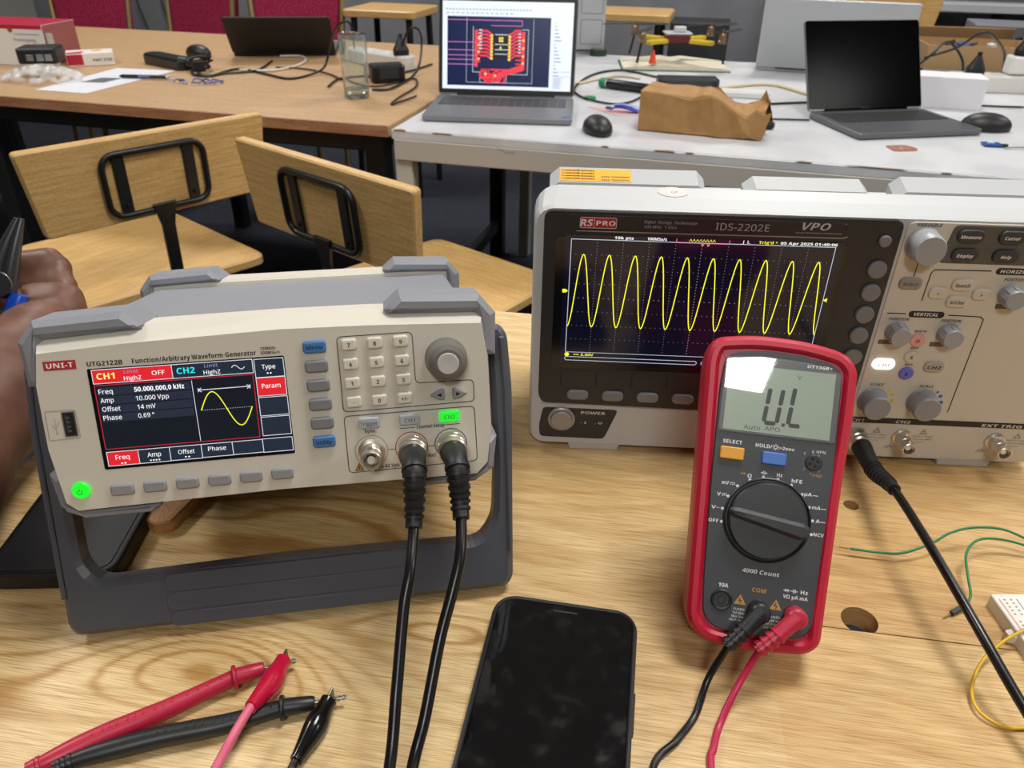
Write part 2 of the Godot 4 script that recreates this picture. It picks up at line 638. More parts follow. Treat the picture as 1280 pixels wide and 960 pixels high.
func generator() -> void:
	var t := thing("waveform_generator", "cream and grey waveform generator propped on its grey handle, colour screen lit", "signal generator", leaning(Vector3(-0.11166, 0, -0.2887), 17, 10))
	var zf := 17.5
	var cream := mat("cec9bc", 0.5)
	var grey := mat("85878e", 0.55)
	var hgrey := mat("4d4f57", 0.36)
	# front bezel: flat front, sloping rim, sides
	var F := [V2(-94, 78.6), V2(0, 79.8), V2(97, 78.4), V2(102.5, 84), V2(105, 100), V2(105, 138), V2(102.6, 156.2), V2(48, 158.6), V2(8, 159.4), V2(-63, 157.4), V2(-99, 155.2), V2(-101.6, 140), V2(-101.8, 110), V2(-98.6, 83)]
	var O := [V2(-95, 76), V2(0, 77), V2(98, 75.6), V2(104, 82), V2(106.5, 100), V2(106.5, 139), V2(104.4, 163), V2(48, 165), V2(8, 165.4), V2(-63, 164.6), V2(-101, 162), V2(-103.2, 140), V2(-103.4, 110), V2(-100, 80.6)]
	var g := Geo.new()
	var f3 := Geo.at_z(PackedVector2Array(F), zf)
	var o3 := Geo.at_z(PackedVector2Array(O), zf - 9)
	var o4 := Geo.at_z(PackedVector2Array(O), zf - 26)
	g.loft([o4, o3, f3])
	part("front_panel", g, cream, t, "cream front panel")
	# grey cover
	g = Geo.new()
	g.prism(Geo.rrect(1.2, 120, 200, 80, 5), -176, zf - 25, 0, Transform3D(), 0)
	part("cover", g, grey, t, "grey painted metal cover")
	g = Geo.new()
	g.prism(Geo.rrect(1.2, 120.4, 206, 88, 6), -204, -172, 2, Transform3D(), 2)
	part("rear_panel", g, cream, t, "cream rear rim")
	# grey corner bumpers, front and rear, top and bottom
	for s in [-1, 1]:
		for z in [[zf - 3, zf - 34], [-170, -206]]:
			var top := [V2(-101, 139), V2(-108.5, 139), V2(-109.5, 160), V2(-102, 169.5), V2(-63, 171.5), V2(-55, 164.8), V2(-56, 162.4), V2(-99, 160.5)]
			var bot := [V2(-101, 96), V2(-99, 79.5), V2(-93, 76.6), V2(-60, 77), V2(-60, 74.5), V2(-64, 72.2), V2(-95, 72.2), V2(-105, 79), V2(-107.4, 96)]
			for poly in [top, bot]:
				var q := PackedVector2Array()
				for p in poly: q.append(Vector2(p.x * -s + 1.2, p.y))
				g = Geo.new()
				g.prism(q, z[1], z[0], 3.0, Transform3D(), 3.0)
				part("corner_bumper", g, grey, t)
	# rear feet
	for s in [-80, 82]:
		g = Geo.new()
		g.prism(Geo.rrect(s, 0, 26, 20, 4), 59.6, 76.5, 0, Transform3D(Basis(Vector3(1, 0, 0), -PI / 2), Vector3(0, 0, -182)), 2)
		part("foot", g, mat("3a3b40", 0.7), t)
	# tilting handle: frame in a plane leaning back from the bench
	var hb := Transform3D(Basis(Vector3(1, 0, 0), Vector3(0, 0.992, -0.1258), Vector3(0, 0.1258, 0.992)), Vector3(0, 3.4, 0))
	var U := [V2(-112, 1), V2(112, 1), V2(115.5, 6), V2(121, 112), V2(120, 141), V2(116, 147), V2(109.4, 147), V2(109.2, 70), V2(106.6, 40), V2(98, 28.6), V2(54, 29.6), V2(0, 30.4), V2(-56, 29.4), V2(-98, 28.4), V2(-105.4, 38), V2(-107, 70), V2(-107.6, 147), V2(-114, 147), V2(-118, 141), V2(-119, 112), V2(-115.5, 6)]
	g = Geo.new()
	g.prism(Geo.round_poly(U, 6, 4), -9, 6, 3.0, hb, 1.5)
	var handle := part("handle", g, hgrey, t, "dark grey tilt handle")
	# grip: two proud strips with a seam between, and raised edge ribs down the arms
	for s in [[-2, 24.4, 128, 9.6], [-2, 14.2, 128, 9.6], [-2, 4.8, 126, 7.4]]:
		g = Geo.new()
		g.prism(Geo.rrect(s[0], s[1], s[2], s[3], 3.4), 2, 6.5, 0.4, hb)
		part("grip_strip", g, hgrey, handle)
	for s in [-1, 1]:
		g = Geo.new()
		g.prism(PackedVector2Array([V2(s * 113.4, 22), V2(s * 115.6, 22), V2(s * 119, 110), V2(s * 118, 140), V2(s * 115, 140), V2(s * 116, 110)]), 4, 7.6, 0.7, hb)
		part("rib", g, hgrey, handle)
		g = Geo.new()
		g.lathe([[0.01, 0], [13, 0], [13, 3], [10, 5], [0.01, 5]], 24, Transform3D(Basis(Vector3(0, 1, 0), s * PI / 2), Vector3(s * 110 + 1.2, 136, -24)))
		part("pivot", g, hgrey, t)
	# logo
	g = Geo.new()
	g.rect(-97, 147.2, -83.2, 151.5, zf + 0.12)
	part("logo_plate", g, mat("b5232f", 0.45), t, "red maker's badge")
	print_on(t, [["UNI-T", -95.8, 148.2, 2.3, 11.4, true]], zf + 0.2, mat("f2efe6", 0.5), "logo_lettering")
	print_on(t, [["UTG2122B", -78.6, 147.9, 2.2, 15.2, true], ["Function/Arbitrary Waveform Generator", -59.2, 147.9, 2.3, 55.0, true], ["120MHz", -2.2, 150.1, 1.4, 7.0, true], ["320MSa/s", -2.2, 148.0, 1.4, 8.8, true], ["Sync", 45.0, 105.0, 1.8, 5.2, true, 0.0, 0.5], ["Channel Setup", 68.0, 105.0, 1.8, 13.8, true], ["BNCs 42 Vpk max", 44.6, 86.1, 1.8, 19.0, true], ["50Ω", 72.8, 89.6, 1.6, 3.8, true]], zf + 0.12, mat("1a1a1a", 0.6))
	# printed frames and lines
	g = Geo.new()
	g.line(Array(Geo.round_poly([V2(33.3, 153.9), V2(33.3, 116.6), V2(97.5, 116.9), V2(97.5, 128), V2(69.1, 128.4), V2(69, 153.9)], 2.4)), 0.4, zf + 0.1, Transform3D(), true)
	g.line(Array(Geo.round_poly([V2(33.2, 114.4), V2(33.2, 85), V2(97.5, 85.4), V2(97.3, 114.4)], 2.4)), 0.4, zf + 0.1, Transform3D(), true)
	g.line([V2(59.6, 105.8), V2(67.2, 105.8)], 0.35, zf + 0.1)
	g.line([V2(82.4, 105.8), V2(89.6, 105.8)], 0.35, zf + 0.1)
	g.line([V2(53, 95.4), V2(56.4, 95.4)], 0.35, zf + 0.1)
	g.line([V2(73, 95.4), V2(76.2, 95.4)], 0.35, zf + 0.1)
	part("printed_lines", g, mat("333333", 0.6), t)
	for c in [[45.0, 95.5, "9c988c"], [64.8, 95.6, "a3202e"], [84.5, 95.6, "3d4a78"]]:
		g = Geo.new()
		g.line(Array(Geo.circle(c[0], c[1], 8.0, 36)), 0.45, zf + 0.1, Transform3D(), true)
		part("printed_ring", g, mat(c[2], 0.6), t)
	g = Geo.new()
	g.prism(PackedVector2Array([V2(36.4, 85.9), V2(40.4, 85.9), V2(38.4, 89.6)]), zf, zf + 0.1)
	part("warning_triangle", g, mat("d08a35", 0.6), t, "orange warning triangle")
	g = Geo.new()
	g.line([V2(36.4, 85.9), V2(40.4, 85.9), V2(38.4, 89.6)], 0.35, zf + 0.14, Transform3D(), true)
	g.line([V2(38.4, 88.4), V2(38.2, 87.2), V2(38.6, 87.2), V2(38.4, 86.4)], 0.35, zf + 0.14)
	part("warning_outline", g, mat("2a2a2a", 0.6), t)
	# usb socket
	g = Geo.new()
	g.line(Array(Geo.round_poly([V2(-100.2, 128.2), V2(-87.2, 128), V2(-87, 114.6), V2(-100.4, 114.2)], 1)), 0.5, zf + 0.08, Transform3D(), true)
	g.line([V2(-96.6, 117.6), V2(-96.6, 124.6)], 0.3, zf + 0.08)
	g.line([V2(-96.6, 119.4), V2(-98, 120.8), V2(-98, 122)], 0.3, zf + 0.08)
	g.line([V2(-96.6, 120.4), V2(-95.2, 121.8), V2(-95.2, 123)], 0.3, zf + 0.08)
	g.disc(-96.6, 117.4, 0.55, zf + 0.08, 10)
	part("usb_surround", g, mat("a39e90", 0.6), t)
	g = Geo.new()
	g.prism(PackedVector2Array([V2(-93.2, 115.6), V2(-87.8, 115.6), V2(-87.8, 127.4), V2(-93.2, 127.4)]), zf - 0.5, zf + 0.25, 0.1)
	var usb := part("usb_port", g, mat("1d1d20", 0.4), t, "black usb port with metal rim")
	g = Geo.new()
	g.line([V2(-93, 115.8), V2(-88, 115.8), V2(-88, 127.2), V2(-93, 127.2)], 0.5, zf + 0.4, Transform3D(), true)
	part("metal_rim", g, mat("b9bcc0", 0.3, 1.0), usb)
	g = Geo.new()
	g.box(Vector3(-91.4, 121.5, zf + 0.2), Vector3(1.2, 8.6, 1.0))
	part("tongue", g, mat("37383c", 0.4), usb)
	for k in 4:
		g = Geo.new()
		g.box(Vector3(-90.6, 118.4 + k * 2.1, zf + 0.75), Vector3(1.4, 0.8, 0.2))
		part("contact", g, mat("c9c4b0", 0.3, 1.0), usb)
	# buttons
	var dk := mat("7a7b7f", 0.5)
	var lk := mat("d6d1c2", 0.5)
	var bl := mat("3f75ad", 0.45)
	for i in 6:
		button("soft_key", key_shape(-72.7 + 14.78 * i, 87.5 + 0.14 * i, 10.4, 5.2, 1.3, 0.6), zf, 2.0, mat("8d8e90", 0.5), t)
	for i in 6:
		var k := button("menu_key" if i in [0, 5] else "side_key", key_shape(22.7, 150.0 - 9.45 * i, 10.8, 5.4, 1.3, 0.6), zf, 2.0, bl if i in [0, 5] else dk, t, 0.9, "blue key" if i in [0, 5] else "")
		if i in [0, 5]:
			print_on(k, [["Menu" if i == 0 else "Utility", 22.7, 149.0 - 9.45 * i, 1.9, 7.6, true, 0.0, 0.5]], zf + 2.06, mat("16233a", 0.6))
	var dg := ["7", "8", "9", "4", "5", "6", "1", "2", "3", "·", "0", "+/-"]
	for i in 12:
		var x := 38.7 + 12.25 * (i % 3)
		var y := 150.0 - 9.48 * (i / 3)
		var k := button("number_key", key_shape(x, y, 7.2, 5.2, 1.1, 0.3), zf, 1.9, lk, t, 0.8)
		print_on(k, [[dg[i], x, y - 1.1, 2.0, 0.0, true, 0.0, 0.5]], zf + 1.95, mat("2a2a2a", 0.6))
	for s in [-1, 1]:
		g = Geo.new()
		var q := Geo.round_poly([V2(84.8 + s * 1.9, 118.9), V2(84.8 + s * 1.9, 124.9), V2(84.8 + s * 5.6, 124.0), V2(84.8 + s * 9.6, 121.8), V2(84.8 + s * 5.6, 119.4)], 1.2)
		g.pillow(Geo.ccw(q), zf - 1, zf + 1.8, 0.8, Transform3D(), 3)
		var k := part("arrow_key", g, mat("8d8e90", 0.5), t)
		g = Geo.new()
		g.prism(PackedVector2Array([V2(84.8 + s * 3.6, 120.8), V2(84.8 + s * 3.6, 122.8), V2(84.8 + s * 5.9, 121.8)]), zf + 1.7, zf + 1.86)
		part("arrow_mark", g, mat("17181a", 0.6), k)
	for b in [["Trigger", 44.9, "a9b0b4"], ["CH1", 64.8, "a9b0b4"], ["CH2", 84.5, "2fe53c"]]:
		var lit: bool = b[0] == "CH2"
		var bm: Material = glow("28f23a", 0.75) if lit else mat(b[2], 0.45)
		var k := button("channel_key_light" if lit else "channel_key", key_shape(b[1], 110.4, 10.2, 5.4, 1.2, 0.4), zf, 1.9, bm, t, 0.8, "glowing green channel key" if lit else "")
		print_on(k, [[b[0], b[1], 109.2, 2.0, 8.4 if b[0] == "Trigger" else 5.2, false, 0.0, 0.5]], zf + 1.95, mat("1c5a22" if lit else "34383c", 0.6))
	# power button
	g = Geo.new()
	g.lathe([[4.1, zf - 0.5], [4.1, zf + 0.9], [3.7, zf + 1.4], [2.6, zf + 1.5], [0.01, zf + 1.5]], 28, Transform3D(Basis(), Vector3(-90.9, 88.9, 0)))
	var pb := part("power_button_light", g, glow("20f52e", 0.85), t, "glowing green power button")
	g = Geo.new()
	var arc := []
	for i in 13: arc.append(V2(-91.3, 88.3) + Vector2.from_angle(deg_to_rad(125 + 290.0 * i / 12)) * 1.1)
	g.line(arc, 0.28, zf + 1.6)
	g.line([V2(-91.3, 88.6), V2(-91.3, 90)], 0.28, zf + 1.6)
	part("power_mark", g, mat("0c5c1a", 0.6), pb)
	# knob
	g = Geo.new()
	g.lathe([[0.01, zf], [10.3, zf], [10.3, zf + 3.0], [9.6, zf + 9.0], [9.0, zf + 11.5], [6.6, zf + 12.8], [0.01, zf + 12.8]], 48, Transform3D(Basis(), Vector3(84.6, 140.0, 0)))
	var kn := part("knob", g, mat("6a6862", 0.5), t, "round grey dial knob")
	g = Geo.new()
	g.lathe([[5.2, zf + 12.5], [5.2, zf + 13.3], [4.7, zf + 13.6], [0.01, zf + 13.4]], 32, Transform3D(Basis(), Vector3(84.6, 140.0, 0)))
	part("knob_cap", g, mat("b9b7b2", 0.5), kn)
	bnc_socket(45.0, 95.5, zf, t)
	bnc_socket(64.8, 95.6, zf, t)
	bnc_socket(84.5, 95.6, zf, t)
	generator_screen(t, zf)

func generator_screen(t: Node, zf: float) -> void:
	var g := Geo.new()
	g.prism(Geo.rrect(-35.4, 122.3, 87.4, 49.0, 0.8), zf - 0.6, zf + 0.15, 0.1)
	var bz := part("screen_bezel", g, mat("0d0d10", 0.15), t, "black screen surround")
	var z := zf + 0.2
	g = Geo.new()
	g.rect(-77.4, 99.2, 7.8, 146.2, z)
	part("display_screen", g, glow("171b24", 0.75, 0.12), bz, "dark lit colour display")
	z += 0.05
	# cells with a lighter tint
	g = Geo.new()
	for r in [[-42.3, 139.9, -6.7, 146.0], [-5.4, 137.2, 7.6, 145.8], [-5.4, 118.2, 7.6, 127.0], [-5.4, 108.2, 7.6, 117.2], [-62.8, 99.6, -49.2, 106.2], [-48.8, 99.7, -34.9, 106.2], [-34.4, 99.9, -20.5, 106.2], [-20.1, 100.0, -6.4, 106.2], [-6.0, 99.8, 7.6, 106.2]]:
		g.rect(r[0], r[1], r[2], r[3], z)
	part("screen_cells", g, glow("222a38", 0.9, 0.12), bz)
	g = Geo.new()
	for y in [134.0, 129.7, 125.4, 121.2]: g.rect(-76, y - 0.2, -35.4, y + 3.6, z)
	part("screen_rows", g, glow("262b3a", 0.9, 0.12), bz)
	for r in [[-77.2, 139.8, -42.7, 146.0], [-5.4, 128.1, 7.6, 136.6], [-76.8, 99.7, -63.4, 106.2]]:
		g = Geo.new()
		g.rect(r[0], r[1], r[2], r[3], z)
		part("screen_red_cell", g, glow("d3232b", 0.95, 0.12), bz, "red highlighted cell")
	# cell borders
	g = Geo.new()
	for r in [[-77.2, 139.6, -42.5, 146.1], [-42.5, 139.6, -6.4, 146.1], [-5.6, 137.0, 7.7, 145.9], [-5.6, 127.9, 7.7, 136.8], [-5.6, 118.1, 7.7, 127.2], [-5.6, 108.1, 7.7, 117.4], [-77.0, 99.5, -63.1, 106.4], [-63.1, 99.5, -49.0, 106.4], [-49.0, 99.6, -34.6, 106.4], [-34.6, 99.8, -20.3, 106.4], [-20.3, 99.9, -6.2, 106.4], [-6.2, 99.7, 7.7, 106.5]]:
		g.line([V2(r[0], r[1]), V2(r[2], r[1]), V2(r[2], r[3]), V2(r[0], r[3])], 0.3, z + 0.05, Transform3D(), true)
	g.line([V2(-34.6, 138.0), V2(-34.4, 108.2)], 0.25, z + 0.05)
	g.line([V2(-32.2, 133.1), V2(-8.8, 133.2)], 0.35, z + 0.05)
	for s in [[-32.2, 1], [-8.8, -1]]:
		g.line([V2(s[0], 132.1), V2(s[0], 134.1)], 0.35, z + 0.05)
		g.line([V2(s[0] + s[1] * 1.4, 132.2), V2(s[0], 133.1), V2(s[0] + s[1] * 1.4, 134.0)], 0.35, z + 0.05)
	for i in 22: g.rect(-31.6 + i * 1.05, 123.1, -31.2 + i * 1.05, 123.3, z + 0.05)
	var ti := []
	for i in 17: ti.append(V2(-16.0 + 5.9 * i / 16.0, 142.8 + sin(TAU * i / 16.0) * 1.0))
	g.line(ti, 0.35, z + 0.05)
	part("screen_lines", g, glow("dfe3ea", 0.8, 0.2), bz)
	g = Geo.new()
	g.line([V2(-77.1, 138.7), V2(-6.8, 138.8), V2(-7.1, 107.8), V2(-77.0, 107.9)], 0.35, z + 0.06, Transform3D(), true)
	part("screen_red_frame", g, glow("c02a36", 0.8, 0.2), bz)
	g = Geo.new()
	var w := []
	for i in 41: w.append(V2(-32.1 + 23.2 * i / 40.0, 123.2 + sin(TAU * i / 40.0) * 8.7))
	g.line(w, 0.45, z + 0.07)
	part("screen_wave", g, glow("f3ee35", 0.95, 0.2), bz, "yellow sine curve")
	print_on(bz, [["HighZ", -63.8, 140.3, 1.9, 7.6], ["OFF", -51.4, 141.9, 2.0, 5.7], ["HighZ", -28.7, 140.4, 1.9, 7.5], ["Type", -2.4, 141.0, 2.1, 6.2], ["Param", -3.4, 131.6, 2.2, 8.6],
		["Freq", -75.7, 134.6, 2.2, 6.1], ["50.000,000,0 kHz", -60.2, 134.6, 2.2, 22.0, true], ["Amp", -75.5, 130.4, 2.2, 5.7], ["10.000 Vpp", -60.1, 130.4, 2.1, 14.5], ["Offset", -75.4, 126.2, 2.2, 7.9], ["14 mV", -60.0, 126.2, 2.1, 8.0], ["Phase", -75.6, 122.0, 2.2, 8.1], ["0.69 °", -60.3, 122.0, 2.1, 7.1],
		["Freq", -73.4, 102.4, 2.2, 6.2], ["Amp", -59.2, 102.4, 2.2, 6.1], ["Offset", -45.3, 102.5, 2.1, 7.4], ["Phase", -31.6, 102.8, 2.1, 8.2], ["••", -71.4, 99.6, 1.8, 2.4], ["••••", -58.4, 99.8, 1.8, 4.6], ["••", -42.6, 100.0, 1.8, 2.4], ["••", -0.4, 138.0, 1.8, 2.2]], z + 0.08, glow("f4f5f7", 0.95, 0.3), "screen_text")
	print_on(bz, [["Limit", -63.4, 143.6, 1.6, 6.2], ["Limit", -28.0, 143.7, 1.6, 6.0]], z + 0.08, glow("8f90c4", 0.75, 0.3), "screen_dim_text")
	print_on(bz, [["CH1", -75.4, 141.5, 2.9, 7.8, true]], z + 0.08, glow("f5e27a", 0.95, 0.3), "screen_channel_text")
	print_on(bz, [["CH2", -40.5, 141.5, 2.9, 8.1, true]], z + 0.08, glow("2fd8dc", 0.95, 0.3), "screen_channel_text")

# ----------------------------------------------------------------- oscilloscope
func scope_knob(x: float, y: float, r: float, h: float, parent: Node, m: Material, flutes := 0) -> void:
	var g := Geo.new()
	g.lathe([[0.01, 0], [r * 1.06, 0], [r * 1.06, h * 0.12], [r, h * 0.16], [r * 0.95, h * 0.9], [r * 0.88, h], [0.01, h]], 36, Transform3D(Basis(), Vector3(x, y, 0)))
	var k := part("knob", g, m, parent)
	if flutes:
		for i in flutes:
			var a := TAU * (i + 0.4) / flutes
			g = Geo.new()
			g.box(Vector3(r * 0.97, 0, h * 0.55), Vector3(r * 0.14, r * 0.22, h * 0.66), 0.3, Transform3D(Basis(Vector3(0, 0, 1), a), Vector3(x, y, 0)))
			part("flute", g, m, k)

func oscilloscope() -> void:
	var t := thing("oscilloscope", "light grey digital oscilloscope with yellow sine trace on its dark screen", "oscilloscope", leaning(Vector3(0.05755, 0, -0.44149), 0, -3))
	var shell := mat("bcbebf", 0.45)
	var cream := mat("cac4b8", 0.5)
	var dark := mat("26272b", 0.4)
	var g := Geo.new()
	var rings := []
	for r in [[-108, -38, 294, 9, 156, 14], [-104, -41, 297, 7, 160, 14], [-44, -45, 300, 5.5, 169, 15], [-34, -45.8, 301, 5, 179.6, 15], [-30, -46.2, 301.5, 5, 181.4, 15], [-14, -46, 301.5, 5, 180, 13], [-3, -45.4, 301, 5, 177.6, 11], [0, -44, 299.6, 6, 176.2, 10]]:
		rings.append(Geo.at_z(Geo.rrect((r[1] + r[2]) / 2.0, (r[3] + r[4]) / 2.0, r[2] - r[1], r[4] - r[3], r[5], 5), r[0]))
	g.loft(rings)
	part("housing", g, shell, t, "light grey plastic housing")
	# carrying handle lying in the top
	for s in [[-37.5, 61, 0.0], [86, 164, 2.4], [178, 290, 0.0]]:
		g = Geo.new()
		var hr := []
		for q in [[-54, 185.6 - s[2]], [-38, 180.6 - s[2] * 0.4]]:
			hr.append(Geo.at_z(PackedVector2Array([V2(s[0], 160), V2(s[1], 160), V2(s[1], q[1] - 5), V2(s[1] - 5, q[1]), V2(s[0] + 6, q[1]), V2(s[0], q[1] - 5)]), q[0]))
		g.loft(hr)
		part("carrying_handle", g, mat("adafb0", 0.5), t)
	# feet
	for x in [0.7, 257.0]:
		g = Geo.new()
		g.prism(Geo.ccw(PackedVector2Array([V2(x - 17, 0), V2(x + 17, 0), V2(x + 18.5, 6), V2(x - 18.5, 6)])), -22, -1, 0.8)
		part("foot", g, mat("bcbcb8", 0.5), t)
		g = Geo.new()
		g.prism(PackedVector2Array([V2(x - 14, 0), V2(x + 14, 0), V2(x + 14, 8), V2(x - 14, 8)]), -105, -85, 0.8)
		part("foot", g, mat("3a3a3c", 0.7), t)
	# dark left front
	g = Geo.new()
	g.prism(Geo.round_poly([V2(-39.6, 175.4), V2(-39.6, 46), V2(-37, 39.6), V2(60, 38.6), V2(169.4, 38.6), V2(170.4, 175.8)], 6, 5), -1, 1.2, 0.5)
	var bz := part("screen_surround", g, dark, t, "dark grey display surround")
	g = Geo.new()
	g.prism(Geo.rrect(55, 113.6, 174, 92, 1.5), 0.5, 1.5, 0.2)
	part("screen_glass", g, mat("101114", 0.12), bz, "glossy black glass")
	# upper badge field and bright line under it
	g = Geo.new()
	g.prism(Geo.rrect(55, 168.4, 168, 9.4, 4.5, 5), 0.8, 1.45, 0.2)
	part("badge_field", g, mat("212226", 0.35), bz)
	g = Geo.new()
	g.line([V2(-20.2, 163.2), V2(40, 163.3), V2(136.6, 163.8), V2(139.4, 164.8)], 0.7, 1.6)
	part("silver_line", g, mat("9a9da0", 0.35, 0.6), bz)
	g = Geo.new()
	g.line([V2(-37.4, 38.6), V2(60, 37.6), V2(169, 37.6)], 0.8, 0.3)
	part("silver_line", g, mat("9a9da0", 0.35, 0.6), bz)
	g = Geo.new()
	g.prism(Geo.rrect(-7.4, 168.5, 22, 6.8, 1.0), 1.3, 1.7, 0.1)
	part("badge", g, mat("a9202e", 0.4), bz, "red maker's badge")
	g = Geo.new()
	g.line(Array(Geo.rrect(-7.4, 168.5, 21.6, 6.4, 0.9, 3)), 0.35, 1.74, Transform3D(), true)
	g.line([V2(-9.8, 165.4), V2(-9.8, 171.6)], 0.3, 1.74)
	part("badge_rim", g, mat("c9c4c4", 0.4), bz)
	print_on(bz, [["RS", -17.4, 166.4, 4.2, 7.0, true, 0.12], ["PRO", -8.6, 167.0, 2.9, 11.4, true]], 1.76, mat("e9e4e4", 0.5), "badge_lettering")
	print_on(bz, [["Digital  Storage  Oscilloscope", 19.8, 169.2, 1.7, 31.0], ["200 MHz   1 GS/s", 20.0, 166.2, 1.7, 19.0], ["IDS-2202E", 61.8, 166.4, 4.3, 31.4]], 1.55, mat("a2a4a6", 0.5))
	print_on(bz, [["VPO", 112.4, 168.2, 4.4, 17.0, true, 0.35], ["Visual Persistence Oscilloscope", 108.6, 166.0, 0.9, 27.0]], 1.55, mat("b6b8ba", 0.4), "emblem_lettering")
	# bottom soft key field with keys and dividers
	g = Geo.new()
	for i in 8: g.box(Vector3(-24.8 + 23.55 * i, 60, 1.3), Vector3(0.8, 12, 0.6), 0.2)
	g.box(Vector3(57, 66.6, 1.3), Vector3(166, 0.8, 0.6), 0.2)
	part("key_dividers", g, mat("1b1c1f", 0.5), bz)
	for i in 7:
		button("soft_key", Geo.rrect(-13.0 + 23.55 * i, 47.4, 14.6, 7.4, 3.4, 4), 1.2, 1.9, mat("7c7d80", 0.5), t)
	for i in 6:
		var r := 3.6 if i == 0 else 5.7
		button("side_key", Geo.circle(161.2, [163.0, 145.0, 129.9, 114.9, 100.2, 84.8][i], r, 24), 1.2, 2.2, mat("77787c", 0.5), t)
	# power corner
	g = Geo.new()
	g.prism(Geo.round_poly([V2(-36.0, 35.4), V2(15.6, 35.2), V2(7.4, 10.6), V2(-37.6, 10.8), V2(-38.4, 20)], 3, 3), -0.5, 0.35, 0.1)
	var pp := part("power_field", g, dark, t, "black field round the power button")
	print_on(pp, [["POWER", -9.6, 31.0, 2.2, 16.6, true], ["- I     . O", -9.6, 23.0, 1.6, 15.0, true]], 0.42, mat("d6d6d6", 0.5))
	g = Geo.new()
	g.lathe([[9.3, 0.2], [9.3, 2.2], [8.6, 2.8], [7.6, 2.6], [7.5, 1.0]], 36, Transform3D(Basis(), Vector3(-23, 26.8, 0)))
	part("power_ring", g, mat("a7a39a", 0.35, 0.3), t)
	g = Geo.new()
	g.lathe([[7.3, 0.5], [7.3, 4.2], [6.6, 4.8], [0.01, 4.8]], 36, Transform3D(Basis(), Vector3(-23, 26.8, 0)))
	part("power_button", g, mat("98928a", 0.45), t, "round grey power button")
	# cream control side
	g = Geo.new()
	g.prism(Geo.round_poly([V2(172.4, 175.0), V2(171.4, 38.4), V2(298, 38.4), V2(298, 175.0)], 5, 4), -1, 0.9, 0.4)
	var cp := part("control_panel", g, cream, t, "cream control panel")
	g = Geo.new()
	g.prism(PackedVector2Array([V2(171, 7), V2(299, 7), V2(299, 34), V2(171, 34)]), -1, 0.5, 0.3)
	part("socket_strip", g, cream, t)
	g = Geo.new()
	g.prism(PackedVector2Array([V2(171, 33.8), V2(299, 33.8), V2(299, 37.8), V2(171, 37.8)]), -1, 0.7, 0.2)
	var bs := part("black_strip", g, mat("151517", 0.4), t)
	print_on(bs, [["CH1", 172.6, 34.7, 2.3, 8.4, true, 0.2], ["CH2", 202.4, 34.7, 2.3, 9.6, true, 0.2], ["EXT TRIG", 259.0, 34.7, 2.3, 26.0, true, 0.2]], 0.8, mat("cfcac0", 0.5))
	# dark key field
	g = Geo.new()
	g.prism(Geo.round_poly([V2(199, 174), V2(195.6, 150.2), V2(297, 150.2), V2(297, 174)], 3, 3), 0, 1.3, 0.3)
	part("key_field", g, mat("56544f", 0.5), t, "dark grey key field")
	var names := ["Measure", "Cursor", "Display", "Help"]
	for i in 4:
		var x: float = 209.2 + 23.6 * (i % 2)
		var y: float = 167.6 - 11.6 * (i / 2)
		var k := button("function_key", Geo.rrect(x, y, 15.4, 8.2, 4.0, 5), 1.3, 1.8, mat("34373a", 0.5), t)
		print_on(k, [[names[i], x, y - 1.1, 2.0, 11.4 if i == 0 else (9.4 if i == 2 else (8.8 if i == 1 else 5.8)), true, 0.15, 0.5]], 3.2, mat("e3e3e1", 0.5))
	for b in [["Select", 183.4, 136.6, 13.6, "8f8c85", "53514d", 0.0], ["Search", 214.2, 136.8, 13.0, "cbc4b5", "2b2b2b", 0.0], ["Set/Clear", 214.2, 125.6, 13.0, "cbc4b5", "2b2b2b", 0.0], ["<", 201.2, 131.0, 11.0, "cbc4b5", "1a1a1a", 0.0], [">", 227.0, 131.0, 11.0, "cbc4b5", "1a1a1a", 0.0], ["CH2", 214.0, 79.6, 13.0, "a9a49a", "2b2b2b", 0.0]]:
		var k := button("panel_key", Geo.rrect(b[1], b[2], b[3], 7.6, 3.2, 5), 0.9, 1.6, mat(b[4], 0.5), t)
		print_on(k, [[b[0], b[1], b[2] - 1.2, 2.3, 0.0 if b[0] in ["<", ">"] else b[3] * 0.66, true, 0.15, 0.5]], 2.6, mat(b[5], 0.6))
	var ck := button("channel_key_light", Geo.rrect(182.0, 80.2, 14.2, 7.8, 3.6, 5), 0.9, 1.6, glow("fffdf4", 1.5), t, 0.9, "channel key glowing white")
	print_on(ck, [["CH1", 182.0, 79.1, 2.0, 7.0, true, 0.15, 0.5]], 2.6, mat("b0a684", 0.6))
	for b in [["M", 198.4, 98.2, "d9a09c", "8d2f32"], ["R", 198.0, 86.2, "cbc4b5", "3a3a3a"], ["B", 198.0, 74.0, "6668c4", "22225c"]]:
		var k := button("round_key", Geo.circle(b[1], b[2], 4.6, 22), 0.9, 1.6, mat(b[3], 0.45), t)
		print_on(k, [[b[0], b[1], b[2] - 1.2, 2.3, 0.0, true, 0.15, 0.5]], 2.6, mat(b[4], 0.6))
	# knobs
	var km := mat("9a9da2", 0.38)
	scope_knob(183.8, 161.6, 9.8, 13.0, t, km)
	scope_knob(183.6, 103.9, 6.6, 10.5, t, km, 9)
	scope_knob(215.4, 103.8, 6.6, 10.5, t, km, 9)
	scope_knob(243.6, 131.4, 6.6, 10.5, t, km, 9)
	scope_knob(181.8, 52.2, 9.2, 12.5, t, mat("8b8d93", 0.4))
	scope_knob(213.6, 52.8, 9.2, 12.5, t, mat("8b8d93", 0.4))
	# printing on the control panel
	var z := 1.0
